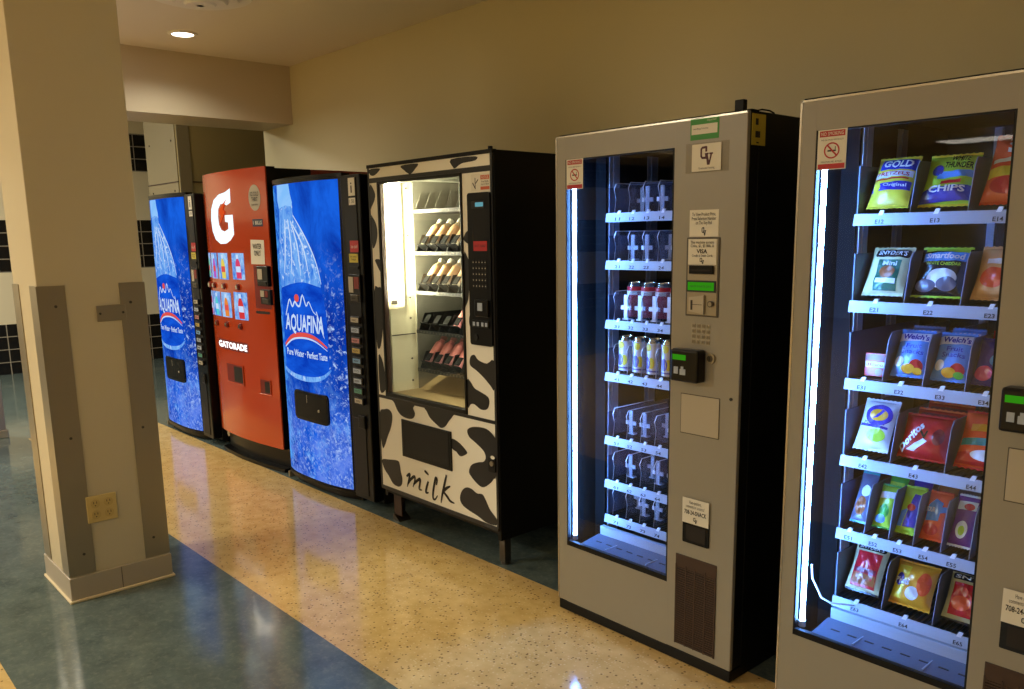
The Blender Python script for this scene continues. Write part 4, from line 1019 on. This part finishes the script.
    note((.848, 1.420, .928, 1.478), M['red'], 'red sticker', [('ice cold', (.858, 1.44, .918, 1.458), 1)], [M['paper']])
    note((.835, 1.368, .918, 1.412), M['yellow'], 'yellow sticker', [('use exact\nchange', (.845, 1.376, .908, 1.402), 1)])
    b = MB(); b.box(.822, .935, .000, .0078, 1.165, 1.308, 0, bev=.003); b.box(.830, .872, -.002, .001, 1.215, 1.295, 1); b.box(.880, .925, -.002, .001, 1.235, 1.295, 2); b.box(.842, .912, -.003, .001, 1.172, 1.205, 3, bev=.002); b.box(.858, .890, -.004, -.001, 1.185, 1.189, 0)
    b.box(.83, .92, .002, .0078, 1.335, 1.350, 0); b.build('coin_mechanism', [M['panelgrey'], M['silver_l'], M['darkred'], M['steel_d']], R)
    cols = [M['silver_l'], M['strip'], mat('button_pink', S(190, 130, 130), .4), mat('button_amber', S(186, 160, 90), .4), mat('button_blue', S(120, 160, 200), .4), M['strip'], M['strip'], mat('button_teal', S(90, 150, 130), .4), M['silver_l']]
    for k in range(9):
        z = 1.075-k*.0533; b = MB(); b.box(.832, .920, -.006, .0078, z-.019, z+.019, 0, bev=.004); b.poly(rect(.840, z-.012, .912, z+.012), lambda a, q, o: (a, -.006-o, q), .0006, 1); b.text('H2O' if k % 2 else 'water', (.850, z-.006, .895, z+.006), lambda a, q, o: (a, -.006-o, q), .0012, 2)
        b.build('button', [M['panelgrey'], cols[k], M['ink']], R)
    b = MB(); b.box(.852, .915, .000, .0078, .500, .570, 0, bev=.004); b.box(.872, .900, -.001, .0005, .512, .555, 1); b.build('coin_return', [M['blackgloss'], M['vent_d']], R)
    return R
A1 = water_machine('blue lit water bottle vending machine standing beside the cow-print machine', (-4.60, 2.28, 0))
A2 = copy_tree(A1); A2.location = (-6.635, 2.29, 0); A2.rotation_euler[2] = -.03
A2['label'] = 'far blue lit water bottle vending machine left of the orange machine'

# ------------------------------------------------------------------ the orange sports drink machine
GT = thing('sports_drink_machine', 'red-orange vending machine with a large glowing white letter G', 'vending machine', (-5.60, 2.28, 0))
y = bow(.03, .945, .016, -.026, 2.0, .85); mf = bowmap(y, 2.2, .052, .93)
xs = [.045+(.940-.045)*k/32 for k in range(33)]
b = MB(); b.box(.055, .930, .075, .32, .085, 1.905, 0, bev=.004); b.box(.055, .930, .32, .765, .085, 1.905, 1, bev=.004)
for x in (.12, .86):
    for yy in (.14, .68): b.cyl((x, yy, .0602), (x, yy, .087), .022, n=12, m=0)
b.build('cabinet', [M['black'], M['darkred']], GT)
b = MB(); b.prism([(x, y(x)) for x in xs]+[(.940, .074), (.045, .074)], 'z', .212, 1.912, 0)
b.box(.934, .944, .022, .076, .21, 1.912, 1)
b.build('door', [M['orange'], M['blackgloss']], GT)
b = MB(); b.prism([(x, y(x)+.05) for x in xs]+[(.925, .12), (.055, .12)], 'z', .085, .211, 0); b.prism([(x, y(x)-.0) for x in xs]+[(.925, .12), (.055, .12)], 'z', .063, .085, 0)
b.cyl((.17, .0, .19), (.17, .02, .19), .02, n=14, m=1)
b.build('kick_plate', [M['blackgloss'], M['steel']], GT)
# big letter and bolt
b = MB()
g = [(.475, 1.80), (.475, 1.74), (.435, 1.755)]
outer = [(.470, 1.805), (.40, 1.785), (.31, 1.775), (.235, 1.745), (.19, 1.69), (.175, 1.62), (.185, 1.55), (.225, 1.495), (.29, 1.468), (.37, 1.470), (.43, 1.49), (.482, 1.525)]
inner = [(.482, 1.645), (.375, 1.645), (.375, 1.605), (.415, 1.600), (.412, 1.560), (.36, 1.545), (.315, 1.555), (.285, 1.59), (.280, 1.64), (.290, 1.685), (.325, 1.715), (.37, 1.718), (.41, 1.705), (.465, 1.72)]
gx = lambda P: [(.175+(x-.175)*1.04, z) for x, z in P]
b.poly(gx(outer+inner), mf, .002, 0, .04)
b.build('glowing_letter', M['glow'], GT)
b = MB(); b.poly([(.43, 1.745), (.315, 1.685), (.305, 1.655), (.335, 1.648), (.300, 1.585), (.395, 1.665), (.365, 1.682)], mf, .0045, 0, .04); b.build('bolt_emblem', emit('backlit_orange', S(226, 84, 34), .9), GT)
b = MB(); b.text('GATORADE', (.145, .795, .560, .838), mf, .003, 0, .03); b.build('lettering', emit('backlit_word', (1, .98, .95, 1), 2.2), GT)
b = MB(); b.poly(rrect(.13, .784, .575, .849, .02), mf, .0012, 0, .04); b.build('word_plate', M['darkred'], GT)
def fw(b): return emit('flavour_%d' % b, (S(236, 214, 90), S(226, 70, 110), S(190, 90, 200), S(90, 210, 220), S(240, 140, 60), S(220, 60, 60), S(120, 220, 120))[b], .9)
FL = [fw(k) for k in range(7)]; skyw = print_light('backlit_blue_window', (S(36, 110, 214), S(170, 210, 246)), 14, (1, 1, 1), None, 1.0)
wins = [((.435, 1.247, .604, 1.411), 1), ((.235, 1.243, .375, 1.411), 0), ((.122, 1.245, .215, 1.411), 2), ((.058, 1.25, .102, 1.411), 6), ((.424, .995, .612, 1.168), 5), ((.240, 1.0, .382, 1.160), 4), ((.105, 1.0, .222, 1.161), 3), ((.055, 1.0, .092, 1.160), 1)]
for (r, c) in wins:
    b = MB(); b.poly(rect(*r), mf, .002, 0, .04)
    ca, w_, h_ = (r[0]+r[2])/2, r[2]-r[0], r[3]-r[1]
    q = lambda x, z: (ca+(x-.1*z+.05)*w_, r[1]+(z)*h_)
    b.poly([q(-.20, .04), q(.20, .04), q(.22, .45), q(.16, .66), q(.08, .78), q(-.08, .78), q(-.16, .66), q(-.22, .45)], mf, .003, 1, .04)
    b.poly([q(-.09, .79), q(.09, .79), q(.09, .94), q(-.09, .94)], mf, .003, 2, .04); b.poly([q(-.19, .28), q(.19, .28), q(.19, .5), q(-.19, .5)], mf, .0036, 2 if c % 2 else 3, .04)
    b.build('flavour_window', [skyw, FL[c], wv, rv], GT)
for x, z in ((.50, 1.200), (.30, 1.200), (.147, 1.200), (.07, 1.200), (.497, .952), (.303, .952), (.147, .952)):
    b = MB(); b.cyl(mf(x, z, .0), mf(x, z, .012), .020, n=18, m=0); b.cyl(mf(x, z, .011), mf(x, z, .018), .013, n=18, m=1); b.build('button', [M['darkred'], M['brass']], GT)
b = MB(); b.poly(ell(.818, 1.737, .085, .076, 32), mf, .0022, 0, .04); b.text('ICE COLD\nTHIRST', (.757, 1.715, .880, 1.772), mf, .0032, 1, .02); b.text('quencher', (.770, 1.688, .868, 1.704), mf, .0032, 1, .01); b.build('sticker', [M['silver_l'], M['ink']], GT)['label'] = 'grey oval sticker'
b = MB(); b.poly(rect(.764, 1.568, .914, 1.612), mf, .002, 0, .04); b.text('1 BILLS', (.775, 1.580, .900, 1.602), mf, .003, 1, .02); b.build('sticker', [mat('navy_print', S(40, 44, 70), .5), M['paper']], GT)
b = MB(); b.poly([(.705, 1.345), (.905, 1.345), (.912, 1.488), (.718, 1.492)], mf, .0024, 0, .04); b.text('WATER\nONLY', (.745, 1.395, .870, 1.468), mf, .0036, 1, .02); b.build('paper_note', [M['paper'], M['ink']], GT)
b = MB(); YP = .0
mfo = lambda a, q, o: (a, min(y(.735), y(.955))-o, q)
b.poly(rect(.730, 1.078, .957, 1.338), mf, .0016, 2, .04)
b.box(.790, .935, .0-.010, .045, 1.215, 1.335, 0, bev=.004); b.box(.806, .866, -.012, -.009, 1.255, 1.318, 1); b.box(.806, .918, -.014, -.009, 1.222, 1.245, 0, bev=.002)
b.box(.806, .938, -.004, .045, 1.105, 1.195, 3, bev=.003); b.box(.815, .862, -.006, -.003, 1.150, 1.188, 1); b.box(.873, .910, -.006, -.003, 1.150, 1.188, 2); b.box(.84, .92, -.008, -.003, 1.112, 1.140, 4, bev=.002)
b.build('payment_panel', [M['blackgloss'], M['silver_l'], M['darkred'], M['panelgrey'], M['steel_d']], GT)
b = MB(); b.poly(rect(.728, 1.046, .926, 1.062), mf, .002, 0, .04); b.build('slot', M['ink'], GT)
def recess(nm, r, lip):
    b = MB(); a0, z0, a1, z1 = r
    b.poly(rect(a0, z0, a1, z1), mf, .0022, 1, .04); b.poly(rect(a0+(a1-a0)*.42, z0+.012, a1-.012, z1-.012), mf, .003, 0, .04)
    for q in (rect(a0-.006, z0-.008, a1+.006, z0), rect(a0-.006, z1, a1+.006, z1+.006), rect(a0-.006, z0, a0, z1), rect(a1, z0, a1+.006, z1)): b.poly(q, mf, .006, lip, .04)
    for p0, p1 in (((a0, z0), (a1, z0)), ((a1, z0), (a1, z1))): b.tube([mf(p0[0], p0[1], .004), mf(p1[0], p1[1], .004)], .004, 6, lip)
    b.build(nm, [M['ink'], M['darkred'], M['orange']], GT)
recess('delivery_port', (.250, .572, .482, .695), 2); recess('coin_return', (.716, .543, .866, .636), 2)

# set every machine down on its feet: the fronts were drawn from a datum below the floor
done = set()
for R in (DR, SN, CW, A1, A2, GT):
    for c in R.children_recursive:
        if c.type == 'MESH' and c.data.name not in done:
            done.add(c.data.name); c.data.transform(Matrix.Translation((0, 0, -DROP.get(R.name, LIFT))))

# ------------------------------------------------------------------ light
def area(name, loc, sx, sy, power, col=(1, .83, .60), rot=(0, 0, 0), spread=PI):
    L = bpy.data.lights.new(name, 'AREA'); L.shape = 'RECTANGLE'; L.size = sx; L.size_y = sy; L.energy = power; L.color = col; L.spread = spread
    o = bpy.data.objects.new(name, L); COL.objects.link(o); o.location = loc; o.rotation_euler = rot
    return o
WARM = (1, .94, .765)
for nm, x, yy, p in (('unseen_hall_light', -4.6, -1.9, 115), ('unseen_hall_light', -.6, -3.4, 26), ('unseen_hall_light', 1.8, -3.4, 26), ('unseen_hall_light', -2.4, -6.0, 130), ('unseen_hall_light', -8.6, .3, 120), ('unseen_hall_light', -6.7, 1.2, 22), ('unseen_hall_light', -9.5, -3.0, 60)):  # unseen area lights: first inferred from the lit pillar face, rest added as fill
    area(nm, (x, yy, 2.63 if x > -6 else 2.97), .9, .5, p, WARM)
P = bpy.data.lights.new('downlight_lamp', 'SPOT'); P.energy = 24; P.color = WARM; P.spot_size = 2.6; P.spot_blend = .6; P.shadow_soft_size = .055
o = bpy.data.objects.new('downlight_lamp', P); COL.objects.link(o); o.location = (-5.21, 2.10, CZ-.02)
t = thing('panel_light', 'bright rectangular ceiling panel light mirrored in the snack machine glass', 'ceiling light', (-4.4, -8.4, CZ))
b = MB(); b.box(-.62, .62, -.32, .32, -.03, -.0005, 0, bev=.004); b.build('frame', M['white'], t)
b = MB(); b.box(-.58, .58, -.28, .28, -.034, -.030, 0); b.build('diffuser', emit('panel_light_lens', (1, .9, .75, 1), 8), t)
w = bpy.data.worlds.new('world'); SC.world = w; w.use_nodes = True
w.node_tree.nodes['Background'].inputs[0].default_value = (.02, .018, .014, 1)

SC.view_settings.view_transform = 'Standard'; SC.view_settings.look = 'None'; SC.view_settings.gamma = 1; SC.view_settings.exposure = 0
SC.view_settings.use_curve_mapping = False
SC.cycles.use_denoising = True
SC.cycles.max_bounces = 8; SC.cycles.transparent_max_bounces = 16
SC.cycles.sample_clamp_indirect = 4
